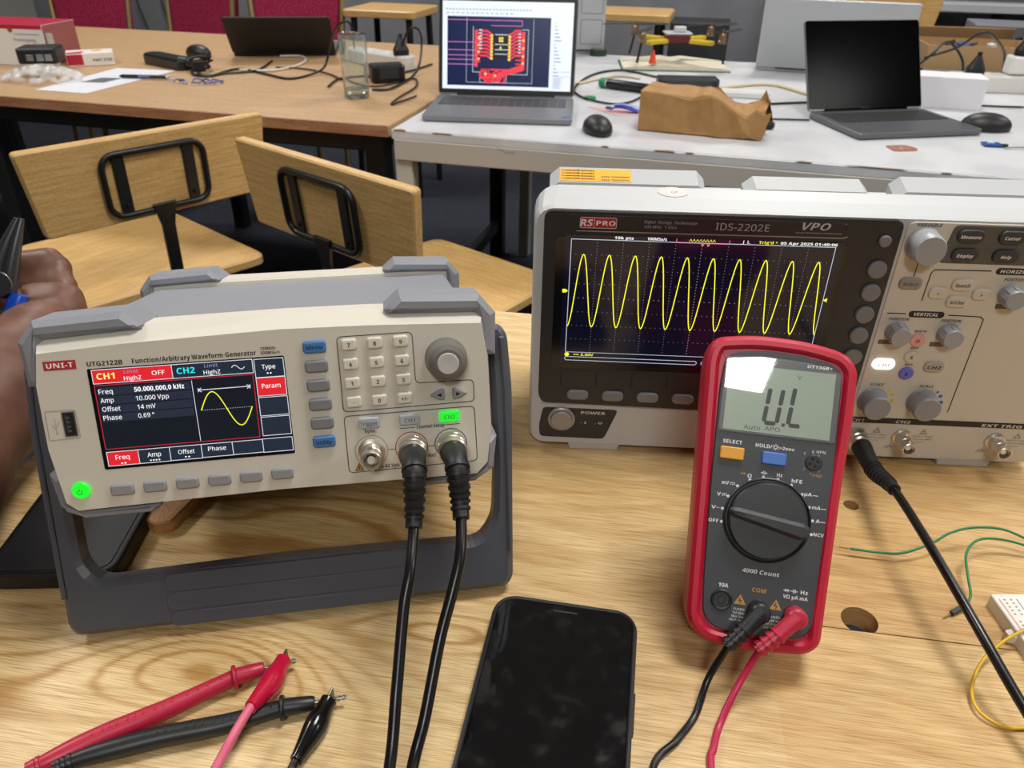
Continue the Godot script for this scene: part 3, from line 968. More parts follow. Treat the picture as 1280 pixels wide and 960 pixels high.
	print_on(cp, [["VARIABLE", 177.6, 172.3, 2.1, 14.4, true, 0.2], ["POSITION", 183.8, 111.4, 1.9, 12.0, true, 0.2, 0.5], ["POSITION", 215.4, 111.4, 1.9, 12.0, true, 0.2, 0.5], ["SCALE", 182.4, 63.6, 1.9, 8.8, true, 0.2, 0.5], ["SCALE", 214.2, 63.6, 1.9, 8.8, true, 0.2, 0.5], ["MATH", 199.0, 103.6, 1.6, 7.0, true, 0.2, 0.5], ["REF", 198.6, 91.6, 1.5, 5.0, true, 0.2, 0.5], ["BUS", 198.4, 79.4, 1.5, 5.0, true, 0.2, 0.5], ["POSITION", 238.0, 140.2, 1.9, 12.4, true, 0.2]], z, mat("2a2927", 0.6))
	g = Geo.new()
	g.line([V2(184.4, 151), V2(184.2, 141)], 0.6, z)
	g.line([V2(193.4, 125.2), V2(193.8, 143.4), V2(195.4, 145.8), V2(228.4, 146.2)], 0.7, z)
	g.line([V2(175, 116.1), V2(186.6, 116.2)], 0.7, z)
	g.line([V2(212, 116.2), V2(231.8, 115.8), V2(234.0, 114.0), V2(233.0, 45.2)], 0.7, z)
	g.prism(Geo.rrect(199.0, 116.1, 21.6, 4.4, 2.1, 4), 0.8, z)
	g.prism(Geo.rrect(249.0, 146.2, 36, 4.4, 2.1, 4), 0.8, z)
	part("printed_lines", g, mat("232220", 0.6), cp)
	print_on(cp, [["VERTICAL", 199.0, 115.1, 2.1, 15.0, true, 0.2, 0.5], ["HORIZONTAL", 234.0, 145.2, 2.1, 26.0, true, 0.2]], z + 0.12, mat("e6e1d6", 0.6), "heading_lettering")
	for q in [[172.6, 97.0], [204.6, 96.6], [236.0, 124.4]]:
		g = Geo.new()
		g.prism(Geo.rrect(q[0] + 6.6, q[1] - 1.0, 9.0, 3.2, 0.6), 0.8, z)
		part("printed_tag", g, mat("5d5850", 0.6), cp)
	for d in [[190.4, 60.6, 0.9, "d3b525"], [193.2, 57.4, 1.3, "d3b525"], [194.6, 52.4, 1.6, "d3b525"], [222.2, 60.4, 0.9, "2a67ad"], [224.8, 57.4, 1.3, "2a67ad"], [226.4, 52.6, 1.6, "2a67ad"]]:
		g = Geo.new()
		g.disc(d[0], d[1], d[2], z, 14)
		part("printed_dot", g, mat(d[3], 0.6), cp)
	# sockets
	for b in [[177.6, "CH1"], [208.6, "CH2"], [270.6, "EXT"]]:
		var s := bnc_socket(b[0], 23.6, 0.5, t)
		print_on(s, [["1MΩ//16pF", b[0] + 6.8, 24.0, 1.2, 14.5, false, 0.2], ["300Vrms MAX", b[0] + 6.8, 21.6, 1.2, 14.5, false, 0.2], ["CAT I", b[0] + 10.0, 19.2, 1.2, 6.4, false, 0.2]], 0.62, mat("4a4844", 0.6))
		g = Geo.new()
		g.line([V2(b[0] - 8.6, 15.4), V2(b[0] - 2.6, 15.4)], 0.5, 0.62)
		for k in 3: g.line([V2(b[0] - 8.2 + k * 2, 15.4), V2(b[0] - 9.2 + k * 2, 13.4)], 0.4, 0.62)
		g.line([V2(b[0] - 5.6, 15.4), V2(b[0] - 5.6, 18)], 0.5, 0.62)
		g.line([V2(b[0] + 11.6, 26.6), V2(b[0] + 16.2, 26.6), V2(b[0] + 13.9, 30.2)], 0.4, 0.62, Transform3D(), true)
		g.line([V2(b[0] + 13.9, 29.0), V2(b[0] + 13.9, 27.4)], 0.4, 0.62)
		part("ground_mark", g, mat("4a4844", 0.6), s)
	# stickers on the sloping top edge
	var slope := Transform3D(Basis(Vector3(1, 0, 0), deg_to_rad(-87.0)), Vector3(0, 0.1812, -0.03))
	g = Geo.new()
	var ts := Transform3D(Basis(Vector3(1, 0, 0), deg_to_rad(-72.6)), Vector3(0, 180.75, -38.2))
	g.prism(PackedVector2Array([V2(-31, 1.2), V2(14, 1.2), V2(14, 14.4), V2(-31, 14.4)]), 0, 0.15, 0, ts)
	var ys := part("warning_sticker", g, mat("e8a91c", 0.5), t, "yellow warning sticker printed upside down")
	var st := letters()
	var tm := Transform3D(Basis(Vector3(1, 0, 0), deg_to_rad(-72.6)), Vector3(0, 0.18092, -0.0382))
	for i in 4:
		write(st, "To avoid electric shock the power cord", -9.0, 4.2 + i * 3.0, 1.6, 21.0, 0.06, true, 0.0, 0.0, 180.0, tm)
	for i in 2:
		write(st, "WARNING: KEEP", 13.0, 3.8 + i * 3.4, 1.8, 18.0, 0.06, true, 0.0, 0.0, 180.0, tm)
	for i in 4:
		write(st, "chassis ground", -9.4, 4.2 + i * 3.0, 1.6, 18.0, 0.06, true, 0.0, 0.0, 180.0, tm)
	part("sticker_print", st, mat("4a3208", 0.6), ys)
	g = Geo.new()
	var ov := Transform3D(Basis(Vector3(1, 0, 0), deg_to_rad(-84.3)), Vector3(0, 180.9, -22.0))
	g.prism(Geo.circle(38, 0.5, 9.2, 28, 7.4), 0, 0.2, 0, ov)
	var os := part("round_sticker", g, mat("d9c4bd", 0.5), t, "pale oval inspection sticker")
	g = Geo.new()
	g.rect(35, -4, 44, 3, 0.25, ov)
	part("sticker_white", g, mat("e8e6e2", 0.5), os)
	g = Geo.new()
	for k in 3: g.line([V2(36 + k * 1.2, -3), V2(38 + k * 1.2, 2.4)], 0.5, 0.3, ov)
	g.line(Array(Geo.circle(41.6, -0.4, 1.6, 12)), 0.4, 0.3, ov, true)
	part("sticker_print", g, mat("7a4a4a", 0.5), os)
	scope_screen(bz)

func scope_screen(bz: Node) -> void:
	var z := 1.6
	var g := Geo.new()
	g.rect(-26.4, 72.8, 139.0, 160.8, z)
	part("display_screen", g, glow("0b0c1c", 0.8, 0.10), bz, "lit dark blue display")
	z += 0.06
	g = Geo.new()
	var x0 := -22.8
	var y0 := 80.4
	var dx := 15.68
	var dy := 9.7
	for i in 11:
		for k in 41:
			var y := y0 + dy * 8 * k / 40.0
			var big := i == 5
			g.rect(x0 + dx * i - 0.17, y - (0.32 if big else 0.17), x0 + dx * i + 0.17, y + (0.32 if big else 0.17), z)
	for j in 9:
		for k in 51:
			var x := x0 + dx * 10 * k / 50.0
			var h := 0.3 if j == 4 else 0.17
			g.rect(x - h, y0 + dy * j - 0.17, x + h, y0 + dy * j + 0.17, z)
	part("screen_grid", g, glow("b9bfca", 0.55, 0.2), bz)
	g = Geo.new()
	g.line([V2(x0, y0), V2(x0, y0 + dy * 8), V2(x0 + dx * 10, y0 + dy * 8), V2(x0 + dx * 10, y0)], 0.42, z + 0.01)
	g.line([V2(x0, y0 - 0.2), V2(x0 + dx * 10, y0 - 0.2)], 0.3, z + 0.01)
	g.line(Array(Geo.rrect(20, 75.4, 86, 2.6, 1.2, 3)), 0.4, z + 0.01, Transform3D(), true)
	g.line(Array(Geo.rrect(100, 75.4, 68, 2.6, 1.2, 3)), 0.4, z + 0.01, Transform3D(), true)
	part("screen_frame", g, glow("c8d2de", 0.75, 0.2), bz)
	g = Geo.new()
	var w := []
	for i in 301:
		var x := x0 + 156.8 * i / 300.0
		w.append(V2(x, 123.75 + 24.6 * cos(TAU * (x + 14.9) / 15.68)))
	g.line(w, 0.62, z + 0.03)
	g.prism(Geo.round_poly([V2(-26.8, 125), V2(-24.6, 125), V2(-23.2, 123.8), V2(-24.6, 122.6), V2(-26.8, 122.6)], 0.3), z - 0.02, z + 0.02)
	g.prism(PackedVector2Array([V2(133.8, 123.6), V2(136.4, 122.2), V2(136.4, 125.0)]), z - 0.02, z + 0.02)
	g.disc(-21.8, 78.4, 1.5, z + 0.02, 14)
	part("screen_trace", g, glow("f4f02a", 1.0, 0.2), bz, "yellow sine trace of ten waves")
	g = Geo.new()
	g.line([V2(40, 160.2), V2(40, 157.8), V2(71.4, 157.8), V2(71.4, 160.2)], 0.4, z + 0.02)
	g.prism(PackedVector2Array([V2(54.6, 157.4), V2(56.8, 157.4), V2(55.7, 155.6)]), z, z + 0.03)
	g.prism(PackedVector2Array([V2(58.0, 157.4), V2(60.2, 157.4), V2(59.1, 155.6)]), z, z + 0.03)
	part("screen_memory_bar", g, glow("e0808a", 0.8, 0.2), bz)
	print_on(bz, [["10k pts", 3.0, 158.7, 1.8, 11.4, true], ["100MSa/s", 22.6, 158.7, 1.8, 11.6, true], ["J L", 78.6, 158.7, 1.8, 5.0], ["05 Apr 2025 01:49:06", 101.4, 158.7, 1.7, 33.4, true]], z + 0.02, glow("f2f4f6", 0.9, 0.2), "screen_text")
	print_on(bz, [["ΛΛΛΛΛΛΛΛ", 47.4, 158.7, 1.6, 15.8], ["Trig'd", 88.6, 158.7, 1.8, 8.6, true], ["•", 98.6, 158.7, 2.4], ["== 2.00V", -17.4, 77.6, 1.8, 13.0, true]], z + 0.02, glow("efe63a", 0.9, 0.2), "screen_yellow_text")

# ----------------------------------------------------------------- multimeter
func multimeter() -> void:
	var t := thing("multimeter", "red and dark grey digital multimeter leaning on its stand before the oscilloscope", "multimeter", leaning(Vector3(0.12155, 0.01901, -0.25457), 34, -11))
	var red := mat("b81433", 0.42)
	var dark := mat("3a3d41", 0.5)
	# red bumper: outline fitted round the case, thick behind, with a raised rim
	var O := Geo.round_poly([V2(-36, 151), V2(-39.6, 141), V2(-38.2, 100), V2(-36.4, 40), V2(-35.4, 8), V2(-27, -1.2), V2(-4, -3.4), V2(24, -0.6), V2(30.6, 5), V2(31.6, 40), V2(33, 90), V2(34.6, 112), V2(34.8, 142), V2(28, 149.6), V2(10, 153.4), V2(-16, 154.2)], 9, 4)
	var I := Geo.round_poly([V2(-29.4, 143), V2(-31.0, 128), V2(-30.4, 80), V2(-28.6, 30), V2(-27.2, 12), V2(-20, 6.0), V2(4, 5.2), V2(20, 7.4), V2(25.2, 13), V2(26.0, 47), V2(27.6, 86), V2(27.4, 105), V2(26.8, 139), V2(20, 143.4), V2(2, 146.0), V2(-14, 146.0)], 6, 4)
	var g := Geo.new()
	var o := Geo.ccw(O)
	var rings := [Geo.at_z(Geo.inset(o, 5), -33), Geo.at_z(Geo.inset(o, 1.4), -30), Geo.at_z(o, -24), Geo.at_z(o, -6), Geo.at_z(Geo.inset(o, 0.9), -1.6), Geo.at_z(Geo.inset(o, 2.8), 0.4), Geo.at_z(Geo.inset(o, 5.2), 0.6), Geo.at_z(Geo.inset(o, 7.2), -1.6)]
	g.loft(rings, Transform3D(), true, true)
	part("rubber_holster", g, red, t, "red rubber bumper")
	g = Geo.new()
	g.prism(I, -6, -0.2, 0.6)
	part("front_panel", g, dark, t, "dark grey front panel")
	# folding stand behind
	g = Geo.new()
	var sx := Transform3D(Basis(Vector3(1, 0, 0), deg_to_rad(60)), Vector3(0, 112, -31))
	g.prism(PackedVector2Array([V2(-22, 0), V2(-22, -103), V2(18, -103), V2(18, 0)]), -3, 0, 0.5, sx)
	part("stand", g, red, t)
	# lcd and window
	g = Geo.new()
	g.prism(Geo.round_poly([V2(-29.6, 141.4), V2(-29.6, 104.0), V2(26.5, 103.8), V2(26.4, 138.6), V2(12, 142.2), V2(-12, 143.4)], 1.6, 3), -0.6, 0.1, 0.1)
	var win := part("display_frame", g, mat("34373b", 0.35), t)
	g = Geo.new()
	g.rect(-27.4, 105.2, 23.6, 138.0, 0.2)
	part("lcd", g, mat("9db09d", 0.35), win, "grey green liquid crystal display")
	# seven segment OL with decimal point
	g = Geo.new()
	var seg := func(x: float, y: float, w: float, h: float, on: Array) -> void:
		var sl := 0.10
		var th := 2.1
		var P := func(px: float, py: float) -> Vector2: return V2(x + px + sl * py, y + py)
		var defs := {"a": [0, h, w, h], "d": [0, 0, w, 0], "f": [0, h / 2, 0, h], "e": [0, 0, 0, h / 2], "b": [w, h / 2, w, h], "c": [w, 0, w, h / 2]}
		for s in on:
			var d = defs[s]
			var a: Vector2 = P.call(d[0], d[1])
			var b: Vector2 = P.call(d[2], d[3])
			var dir := (b - a).normalized()
			var nn := Vector2(-dir.y, dir.x) * th / 2
			a += dir * 0.9; b -= dir * 0.9
			g.prism(Geo.ccw(PackedVector2Array([a - dir * 0.6, a + nn, b + nn, b + dir * 0.6, b - nn, a - nn])), 0.2, 0.26)
	seg.call(-8.2, 110.4, 6.2, 17.6, ["d", "e", "f", "c", "b"])
	seg.call(3.4, 110.4, 6.2, 19.0, ["d", "e", "f"])
	g.prism(Geo.ccw(PackedVector2Array([V2(0.4, 109.4), V2(2.0, 109.4), V2(2.2, 111), V2(0.6, 111)])), 0.2, 0.26)
	part("lcd_digits", g, mat("171c19", 0.5), win, "dark segments reading OL")
	print_on(win, [["AC", -25.0, 124.4, 2.2, 4.6], ["V", 5.8, 133.4, 2.1, 1.9], ["Auto", -17.4, 106.2, 2.2, 8.0], ["APO", -7.4, 106.6, 2.0, 7.4]], 0.27, mat("1c221f", 0.5), "lcd_text")
	g = Geo.new()
	g.prism(Geo.round_poly([V2(-29.0, 140.6), V2(-29.0, 104.6), V2(25.9, 104.4), V2(25.8, 138.2), V2(12, 141.6), V2(-12, 142.8)], 1.4, 3), 0.9, 1.5, 0.3)
	part("window_pane", g, pane("dfe6e2", 0.04, 0.02), win, "clear scratched window")
	# printing
	print_on(t, [["UT136B+", 9.8, 139.6, 1.5, 11.8, true, 0.2]], 1.56, mat("e6e8e8", 0.5), "model_lettering")
	var z := -0.12
	var white := mat("dfe1e1", 0.55)
	print_on(t, [["SELECT", -26.4, 98.2, 1.8, 9.2, true], ["HOLD/", -10.6, 98.0, 1.8, 8.0, true], [">2sec", 0.6, 98.0, 1.5, 7.4, true], ["mV", -24.8, 77.6, 1.7, 3.4, true], ["V", -26.6, 71.6, 1.7, 1.9, true], ["V~", -28.6, 64.8, 1.7, 4.0, true], ["OFF", -29.2, 58.2, 1.7, 4.8, true], ["Ω", -13.0, 82.4, 1.8, 2.2, true], ["Hz", 1.0, 84.6, 1.7, 2.6, true], ["hFE", 8.2, 82.6, 1.8, 5.0, true], ["µA", 14.8, 77.0, 1.7, 3.6, true], ["mA", 19.0, 71.0, 1.7, 4.0, true], ["A", 21.4, 64.6, 1.7, 1.9, true], ["NCV", 21.0, 58.0, 1.7, 4.8, true], ["4000 Count", -10.2, 35.8, 2.0, 17.6, true, 0.15], ["10A", -21.0, 27.0, 2.0, 4.8, true], ["Hz", 18.0, 29.2, 1.8, 3.4, true], ["VΩ µA mA", 10.0, 26.2, 1.8, 11.6, true], ["FUSED", -12.6, 16.8, 1.1, 5.2], ["10A Max", -13.0, 15.0, 1.1, 5.8], ["Max 10sec", -13.2, 13.2, 1.1, 6.6], ["EACH 15min", -14.0, 11.4, 1.1, 7.4], ["FUSED", 4.6, 15.6, 1.1, 5.2], ["400mA MAX", 3.0, 13.8, 1.1, 7.4], ["CAT II 600V", 2.6, 12.0, 1.1, 7.6], ["CAT III 300V", 2.4, 10.2, 1.1, 8.0], ["C", 12.6, 97.0, 1.2], ["B", 16.4, 98.2, 1.2], ["NPN", 18.4, 98.4, 1.4, 4.2], ["E", 19.4, 96.4, 1.2]], z, white)
	print_on(t, [["COM", -4.8, 26.9, 2.1, 6.6, true], ["E", 13.2, 89.4, 1.2], ["B", 16.4, 87.4, 1.2], ["C", 20.0, 88.6, 1.2], ["PNP", 17.8, 86.6, 1.4, 4.4]], z, mat("b8893c", 0.55), "amber_lettering")
	g = Geo.new()
	for d in [[-22.9, 59.0], [-23.2, 65.5], [-21.0, 71.9], [-17.1, 77.5], [-11.5, 81.3], [-5.2, 83.4], [1.7, 83.3], [8.3, 81.2], [13.7, 77.4], [17.7, 71.6], [19.9, 65.3], [20.0, 58.6]]: g.disc(d[0], d[1], 0.75, z, 12)
	for k in 3: g.line([V2(18.8 + [0, 4.4, 4.6][k], [77.6, 71.6, 65.2][k]), V2(21.2 + [0, 4.4, 4.6][k], [77.6, 71.6, 65.2][k])], 0.35, z)
	for q in [[-20.8, 78.2], [-24.2, 72.3]]:
		g.line([V2(q[0], q[1] + 0.5), V2(q[0] + 2.4, q[1] + 0.5)], 0.35, z)
		for k in 3: g.line([V2(q[0] + k * 0.95, q[1] - 0.3), V2(q[0] + k * 0.95 + 0.6, q[1] - 0.3)], 0.35, z)
	# capacitor marks, sun mark, diode mark
	for q in [[-5.2, 85.6], [15.0, 30.0]]:
		g.line([V2(q[0] - 1.6, q[1]), V2(q[0] - 0.4, q[1])], 0.4, z); g.line([V2(q[0] + 0.4, q[1]), V2(q[0] + 1.6, q[1])], 0.4, z)
		g.line([V2(q[0] - 0.4, q[1] - 0.9), V2(q[0] - 0.4, q[1] + 0.9)], 0.4, z); g.line([V2(q[0] + 0.4, q[1] - 0.9), V2(q[0] + 0.4, q[1] + 0.9)], 0.4, z)
	g.line([V2(9.8, 30), V2(13.0, 30)], 0.4, z)
	g.prism(PackedVector2Array([V2(10.6, 29.2), V2(11.9, 30), V2(10.6, 30.8)]), z - 0.1, z)
	g.line([V2(12.0, 29.2), V2(12.0, 30.8)], 0.4, z)
	g.line(Array(Geo.circle(-1.0, 98.9, 0.75, 12)), 0.3, z, Transform3D(), true)
	for k in 8: g.line([V2(-1.0, 98.9) + Vector2.from_angle(TAU * k / 8) * 1.1, V2(-1.0, 98.9) + Vector2.from_angle(TAU * k / 8) * 1.6], 0.3, z)
	part("range_dots", g, white, t)
	g = Geo.new()
	g.line([V2(-16.4, 84), V2(-13.6, 84)], 0.35, z)
	g.prism(PackedVector2Array([V2(-15.6, 83.3), V2(-14.5, 84), V2(-15.6, 84.7)]), z - 0.1, z)
	g.line([V2(-14.4, 83.3), V2(-14.4, 84.7)], 0.35, z)
	part("diode_mark", g, mat("b8893c", 0.55), t)
	for c in [[-9.9, 21.6], [7.1, 21.6]]:
		g = Geo.new()
		g.prism(PackedVector2Array([V2(c[0] - 2.9, c[1] - 1.8), V2(c[0] + 2.9, c[1] - 1.8), V2(c[0], c[1] + 3.2)]), -0.3, z)
		var w := part("warning_triangle", g, mat("b8893c", 0.55), t)
		g = Geo.new()
		g.line([V2(c[0], c[1] + 1.6), V2(c[0] - 0.6, c[1]), V2(c[0] + 0.5, c[1] + 0.1), V2(c[0], c[1] - 1.4)], 0.5, z + 0.04)
		part("warning_mark", g, dark, w)
	# keys
	button("select_key", Geo.rrect(-21.6, 93.4, 11.6, 6.2, 0.7, 3), -0.2, 1.8, mat("dc9a1e", 0.45), t, 0.6, "amber key")
	button("hold_key", Geo.rrect(-1.3, 93.2, 11.6, 6.2, 0.7, 3), -0.2, 1.8, mat("3f6dbf", 0.45), t, 0.6, "blue key")
	g = Geo.new()
	g.lathe([[4.0, -0.6], [4.0, 0.2], [3.5, 0.5], [0.01, 0.5]], 24, Transform3D(Basis(), Vector3(17.5, 93.6, 0)))
	var hf := part("transistor_socket", g, mat("1b1c1e", 0.5), t, "small round black transistor socket")
	g = Geo.new()
	for a in 4: g.disc(17.5 + 1.9 * cos(TAU * a / 4 + 0.4), 93.6 + 1.9 * sin(TAU * a / 4 + 0.4), 0.75, 0.56, 10)
	part("pin_holes", g, mat("050505", 0.8), hf)
	# dial
	var dk := mat("212326", 0.42)
	var dx := Transform3D(Basis(), Vector3(-1.6, 62.6, 0))
	g = Geo.new()
	g.lathe([[21.0, -0.8], [21.0, 0.6], [20.4, 1.1], [19.8, 0.6], [19.6, -0.4], [0.01, -0.4]], 64, dx)
	var dial := part("range_dial", g, dk, t, "round black range dial")
	g = Geo.new()
	g.lathe([[19.0, -0.5], [18.6, 4.2], [17.9, 5.0], [0.01, 5.0]], 64, dx)
	part("dial_disc", g, dk, dial)
	g = Geo.new()
	var bar := Transform3D(Basis(Vector3(0, 0, 1), deg_to_rad(-9.0)), Vector3(-1.6, 62.6, 0))
	g.prism(Geo.round_poly([V2(-19.2, -1.2), V2(-19.2, 1.6), V2(-16, 2.6), V2(16.5, 3.8), V2(19.6, 2.4), V2(19.6, -2.8), V2(16.5, -4.2), V2(-16, -2.4)], 1.2, 3), 2, 8.6, 1.6, bar)
	part("dial_grip", g, dk, dial)
	g = Geo.new()
	g.rect(-18.0, -0.3, -11.6, 0.5, 8.7, bar)
	part("pointer_line", g, mat("0a0a0a", 0.6), dial)
	# jacks
	for j in [[-18.8, 20.8], [-0.9, 18.4], [16.1, 18.4]]:
		g = Geo.new()
		g.lathe([[5.2, -0.6], [5.2, 0.6], [4.6, 1.0], [3.7, 0.8], [3.4, -2.0], [2.4, -2.0], [2.4, 0.4], [1.3, 0.4], [1.2, -3.0], [0.01, -3.0]], 28, Transform3D(Basis(), Vector3(j[0], j[1], 0)))
		part("jack", g, mat("17181a", 0.45), t)

# ----------------------------------------------------------------- cables and leads (world millimetres)
func towards(p: Vector3, d: Vector3) -> Transform3D:
	var z := d.normalized()
	var x := Vector3.UP.cross(z)
	if x.length() < 0.05: x = Vector3.RIGHT.cross(z)
	x = x.normalized()
	return Transform3D(Basis(x, z.cross(x), z), p)

func coax_lead(label: String, base: Vector3, n: Vector3, pts: Array, boot_len: float) -> void:
	var t := thing("coaxial_cable", label, "cable", Transform3D(Basis(), base * 0.001))
	var xf := towards(Vector3(), n)
	var g := Geo.new()
	g.lathe([[5.4, 1.8], [7.0, 1.8], [7.3, 2.6], [7.3, 8.0], [6.6, 8.6], [6.6, 9.4], [7.3, 10.0], [7.3, 12.0], [6.2, 12.8], [6.2, 15.6], [0.01, 15.6]], 32, xf)
	var m := part("plug_nut", g, mat("d6cfc2", 0.3, 0.9), t, "silver bayonet nut")
	for a in [70.0, 250.0]:
		g = Geo.new()
		g.box(Vector3(7.2, 0, 3.4), Vector3(1.0, 2.6, 3.2), 0.3, xf * Transform3D(Basis(Vector3(0, 0, 1), deg_to_rad(a)), Vector3()))
		part("nut_lug", g, mat("d6cfc2", 0.3, 0.9), m)
	var ctl := [n * 14.0, n * (14.0 + boot_len * 0.45)]
	for p in pts: ctl.append(p - base)
	var path := Geo.spline(ctl, 14)
	# split at the end of the boot by arc length
	var acc := 0.0
	var bp := []
	var br := []
	var cut := 0
	for i in path.size():
		if i > 0: acc += (path[i] - path[i - 1]).length()
		if acc > boot_len:
			cut = i
			break
	var boot := Geo.spline(path.slice(0, cut + 1), 3)
	var n_b := boot.size()
	for i in n_b:
		var k := float(i) / (n_b - 1)
		br.append(lerpf(6.6, 3.9, clampf(k * 1.15, 0, 1)))
	g = Geo.new()
	g.tube(boot, br, 20)
	var b := part("plug_boot", g, mat("17181a", 0.5), t, "black ribbed strain relief")
	for i in range(7):
		var k := 0.46 + 0.075 * i
		var j := int(k * (n_b - 2))
		var d: Vector3 = (boot[j + 1] - boot[j]).normalized()
		g = Geo.new()
		var r: float = br[j]
		g.lathe([[r - 0.6, -0.9], [r + 0.75, -0.7], [r + 0.75, 0.7], [r - 0.6, 0.9]], 18, towards(boot[j], d))
		part("boot_rib", g, mat("17181a", 0.5), b)
	g = Geo.new()
	g.tube(path.slice(cut - 1), 2.55, 14)
	part("cable", g, mat("0f0f11", 0.3), t, "glossy black cable")

func wire(called: String, label: String, pts: Array, r: float, m: Material, cat := "wire") -> Node3D:
	var base: Vector3 = pts[0]
	var t := thing(called, label, cat, Transform3D(Basis(), base * 0.001))
	var q := []
	for p in pts: q.append(p - base)
	var g := Geo.new()
	g.tube(Geo.spline(q, 8), r, 8)
	part("insulation", g, m, t)
	return t

func test_lead(label: String, jack: Vector3, n: Vector3, exit: Vector3, cable: Array, probe: Array, m: Material, cm: Material) -> void:
	var t := thing("test_lead", label, "test lead", Transform3D(Basis(), jack * 0.001))
	# right angled plug: round head on the jack, arm towards the cable
	var g := Geo.new()
	g.lathe([[4.4, -0.5], [5.0, 0.4], [5.2, 6.4], [4.9, 8.0], [4.0, 9.0], [0.01, 9.2]], 28, towards(Vector3(), n), false)
	var plug := part("plug", g, m, t)
	var a := n * 6.0
	var e := exit - jack
	var arm := Geo.spline([a, a.lerp(e, 0.5) + n * 1.0, e], 8)
	var ra := []
	for i in arm.size(): ra.append(lerpf(4.4, 3.1, float(i) / (arm.size() - 1)))
	g = Geo.new()
	g.tube(arm, ra, 16, true, 1.0)
	part("plug_arm", g, m, plug)
	for i in 4:
		var j := int(arm.size() * (0.52 + 0.12 * i))
		g = Geo.new()
		var d: Vector3 = (arm[j] - arm[j - 1]).normalized()
		g.lathe([[ra[j] - 0.5, -1.0], [ra[j] + 0.8, -0.8], [ra[j] + 0.8, 0.8], [ra[j] - 0.5, 1.0]], 16, towards(arm[j], d))
		part("relief_rib", g, m, plug)
	var q := [e - (e - a).normalized() * 3.0]
	for p in cable: q.append(p - jack)
	g = Geo.new()
	g.tube(Geo.spline(q, 10), 1.75, 12)
	part("cable", g, cm, t)
	# probe: relief, tapering handle, finger guard, nose, steel tip
	var P := []
	for p in probe: P.append(p - jack)
	var hp := Geo.spline(P.slice(0, 5), 16)
	var hr := []
	for i in hp.size():
		var k := float(i) / (hp.size() - 1)
		hr.append(2.7 + 2.1 * smoothstep(0.0, 0.42, k) - 0.9 * smoothstep(0.62, 1.0, k))
	g = Geo.new()
	g.tube(hp, hr, 18)
	var hd := part("probe_handle", g, m, t)
	for i in 4:
		var j := 1 + i * 3
		g = Geo.new()
		g.lathe([[hr[j] - 0.4, -0.9], [hr[j] + 0.7, -0.7], [hr[j] + 0.7, 0.7], [hr[j] - 0.4, 0.9]], 16, towards(hp[j], hp[j + 1] - hp[j]))
		part("relief_rib", g, m, hd)
	for i in 14:
		var j := int(hp.size() * (0.46 + 0.036 * i))
		g = Geo.new()
		var d: Vector3 = (hp[j + 1] - hp[j]).normalized()
		var side := d.cross(Vector3.UP).normalized()
		g.box(Vector3(), Vector3(0.8, 0.5, 2.6), 0.2, Transform3D(Basis(d, Vector3.UP, side), hp[j] + Vector3.UP * hr[j]))
		part("grip_rib", g, m, hd)
	var gd: Vector3 = (P[5] - P[4]).normalized()
	g = Geo.new()
	g.lathe([[4.0, -1.2], [5.6, -0.9], [5.9, 0], [5.6, 0.9], [4.0, 1.2]], 24, towards(P[4], gd), true)
	part("finger_guard", g, m, hd)
	g = Geo.new()
	g.tube([P[4], P[4].lerp(P[5], 0.5), P[4].lerp(P[5], 0.93), P[5]], [4.2, 3.9, 3.3, 2.8], 18)
	part("probe_nose", g, m, hd)
	g = Geo.new()
	g.tube([P[5] - gd, P[6]], 1.0, 10)
	for i in 4:
		g.lathe([[0.9, -0.6], [1.35, -0.3], [1.35, 0.3], [0.9, 0.6]], 10, towards(P[6] - (P[6] - P[5]).normalized() * (1.0 + i * 2.2), P[6] - P[5]))
	part("probe_tip", g, mat("a8a5a0", 0.3, 1.0), t, "ridged metal tip")

func clip_lead(label: String, pts: Array, m: Material, wm: Material, wr: float) -> void:
	# pts: jaw end, belly, tail, then the wire
	var base: Vector3 = pts[1]
	var t := thing("alligator_clip", label, "clip lead", Transform3D(Basis(), base * 0.001))
	var q := []
	for p in pts: q.append(p - base)
	var sl := Geo.spline([q[0], q[0].lerp(q[1], 0.5), q[1], q[2]], 8)
	var r := []
	for i in sl.size():
		var k := float(i) / (sl.size() - 1)
		r.append(3.9 + 1.5 * smoothstep(0.1, 0.5, k) - 2.4 * smoothstep(0.6, 1.0, k))
	var g := Geo.new()
	g.tube(sl, r, 18, true, 1.15)
	part("rubber_sleeve", g, m, t, "glossy rubber sleeve")
	var d: Vector3 = (q[0] - q[1]).normalized()
	for s in [-1, 1]:
		g = Geo.new()
		g.box(Vector3(), Vector3(1.0, 3.4, 8.0), 0.4, towards(q[0] + Vector3(0, s * 1.3 + 0.4, 0) + d * 1.0, d))
		part("jaw", g, mat("74716c", 0.35, 1.0), t)
	g = Geo.new()
	g.tube(Geo.spline([q[2] - (q[2] - q[1]).normalized() * 3.0] + q.slice(2), 10), wr, 12)
	part("wire", g, wm, t)

